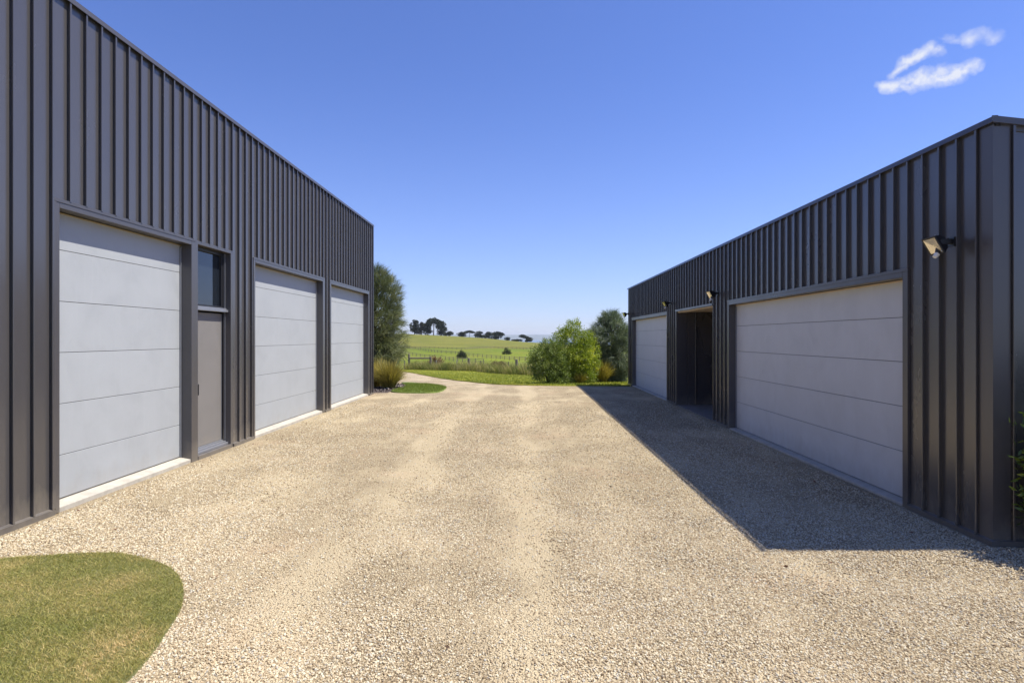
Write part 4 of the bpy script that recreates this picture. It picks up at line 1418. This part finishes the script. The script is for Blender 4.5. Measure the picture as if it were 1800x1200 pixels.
def ridge_tree(x0, x1, top, base, label, style, matk='pine', Y=645, group='trees along the ridge', name='pine_tree'):
    xc = .5 * (x0 + x1)
    c = at_depth(xc, Y)
    s = Y / FPX
    W = (x1 - x0) * s
    ztop = CAMH + (VY - top) * s
    H = max(1.5, ztop - c.z)
    o = empty(name, c, label, 'tree', group)
    mb = MB()
    th = H * {'umbrella': .72, 'dense': .5, 'low': .4, 'lean': .7}[style]
    mb.tube([(c.x, c.y, c.z - .5), (c.x + W * .03, c.y, c.z + th * .6), (c.x + W * .01, c.y, c.z + th)], [H * .032, H * .025, H * .012], 7)
    cl = []
    r_ = random.Random(int(x0 * 13))
    if style == 'umbrella':
        for k in range(13):
            a_ = (k / 12 - .5) * 2
            cl.append((a_ * W * .40, r_.uniform(-.25, .25) * W, H * (.86 - .16 * abs(a_) ** 2 + r_.uniform(-.06, .03)), W * r_.uniform(.17, .25), H * r_.uniform(.09, .14)))
    elif style == 'lean':
        for k in range(13):
            a_ = (k / 12 - .5) * 2
            cl.append((a_ * W * .42, r_.uniform(-.25, .25) * W, H * (.74 - .24 * a_ - .06 * a_ * a_ + r_.uniform(-.10, .05)), W * r_.uniform(.16, .23), H * r_.uniform(.10, .17)))
        for k in range(6):
            cl.append((r_.uniform(.0, .45) * W, r_.uniform(-.2, .2) * W, H * r_.uniform(.12, .4), W * .15, H * .12))
    elif style == 'dense':
        for k in range(20):
            zz = r_.uniform(.12, .90)
            wd = math.sin(math.pi * min(1, .18 + zz * .80)) ** .6
            cl.append((r_.uniform(-.38, .38) * W * wd, r_.uniform(-.3, .3) * W * wd, H * zz, W * r_.uniform(.20, .30), H * r_.uniform(.11, .17)))
        cl.append((0, 0, H * .91, W * .2, H * .09))
    else:
        for k in range(14):
            a_ = r_.uniform(-.46, .46)
            cl.append((a_ * W, r_.uniform(-.15, .15) * W, H * r_.uniform(.2, .8) * (1 - .6 * abs(a_)), W * r_.uniform(.10, .17), H * r_.uniform(.2, .32)))
    for q in cl[::2]:
        e = Vector((c.x + q[0], c.y + q[1], c.z + q[2]))
        mb.tube([(c.x + W * .02, c.y, c.z + min(th * .75, q[2] * .7)), e], [H * .012, H * .005], 5)
    mb.build('trunk', M['bark'], o, smooth=True)
    C, D, T = [], [], []
    for q in cl:
        n_ = 110
        u = unit(rng.normal(size=(n_, 3)))
        rr = rng.uniform(.2, 1, n_) ** .5
        C.append(u * rr[:, None] * np.array([q[3], q[3], q[4]]) + np.array([c.x + q[0], c.y + q[1], c.z + q[2]]))
        D.append(unit(u + rng.normal(0, .6, (n_, 3)) + np.array([0, 0, .3])))
        T.append(np.full(n_, r_.uniform(.25, .75)) + rng.normal(0, .15, n_))
    C = np.concatenate(C); D = np.concatenate(D); T = np.clip(np.concatenate(T), 0, 1)
    v, f, tt = leaves(C, D, rng.uniform(.04, .075, len(C)) * (H + W) * .8, rng.uniform(.03, .05, len(C)) * (H + W) * .8, T)
    np_mesh('crown', v, f, M[matk], tt, o)
    return o


LG = 'pines in the tall clump on the ridge'
MG = 'pines in the row along the ridge'
ridge_tree(720, 737, 562.5, 585, 'dense round-topped pine at the left end of the tall ridge clump', 'dense', group=LG)
ridge_tree(735, 747, 566.5, 586, 'russet thin pine behind the left end of the tall ridge clump', 'dense', 'russet_pine', 652, group=LG)
ridge_tree(742, 760, 568.5, 586, 'squat dense pine just left of the umbrella pine on the ridge', 'dense', group=LG)
ridge_tree(750.5, 773.5, 559, 587, 'tallest umbrella-crowned pine on the ridge with bare trunk showing', 'umbrella', Y=640, group=LG)
ridge_tree(766, 785, 564.5, 588, 'ragged pine at the right side of the tall ridge clump', 'dense', Y=650, group=LG)
ridge_tree(779, 797, 581.5, 590, 'low dark scrub trailing off the right end of the tall ridge clump', 'low', group=LG, name='low_scrub')
ridge_tree(803, 819, 583.5, 592, 'small wind-leaned pine at the left end of the ridge row', 'dense', group=MG)
ridge_tree(817, 833, 580.5, 593, 'umbrella pine second from the left in the ridge row, gap under it', 'umbrella', group=MG)
ridge_tree(834, 851, 582.5, 594, 'broad dense pine in the middle of the ridge row', 'dense', group=MG)
ridge_tree(850, 867, 583.7, 595, 'rounded pine right of the middle of the ridge row', 'dense', Y=648, group=MG)
ridge_tree(865, 887, 583.7, 597, 'widest domed pine near the right end of the ridge row', 'dense', group=MG)
ridge_tree(884, 897, 592, 598, 'low scrub tapering off the right end of the ridge row', 'low', group=MG, name='low_scrub')
ridge_tree(899, 920, 596.2, 601, 'low hedge-like scrub on the ridge left of the lone wind-shaped tree', 'low', name='low_scrub')
ridge_tree(914, 934, 589, 603, 'lone wind-shaped tree on the ridge, sloping down to the right', 'lean')
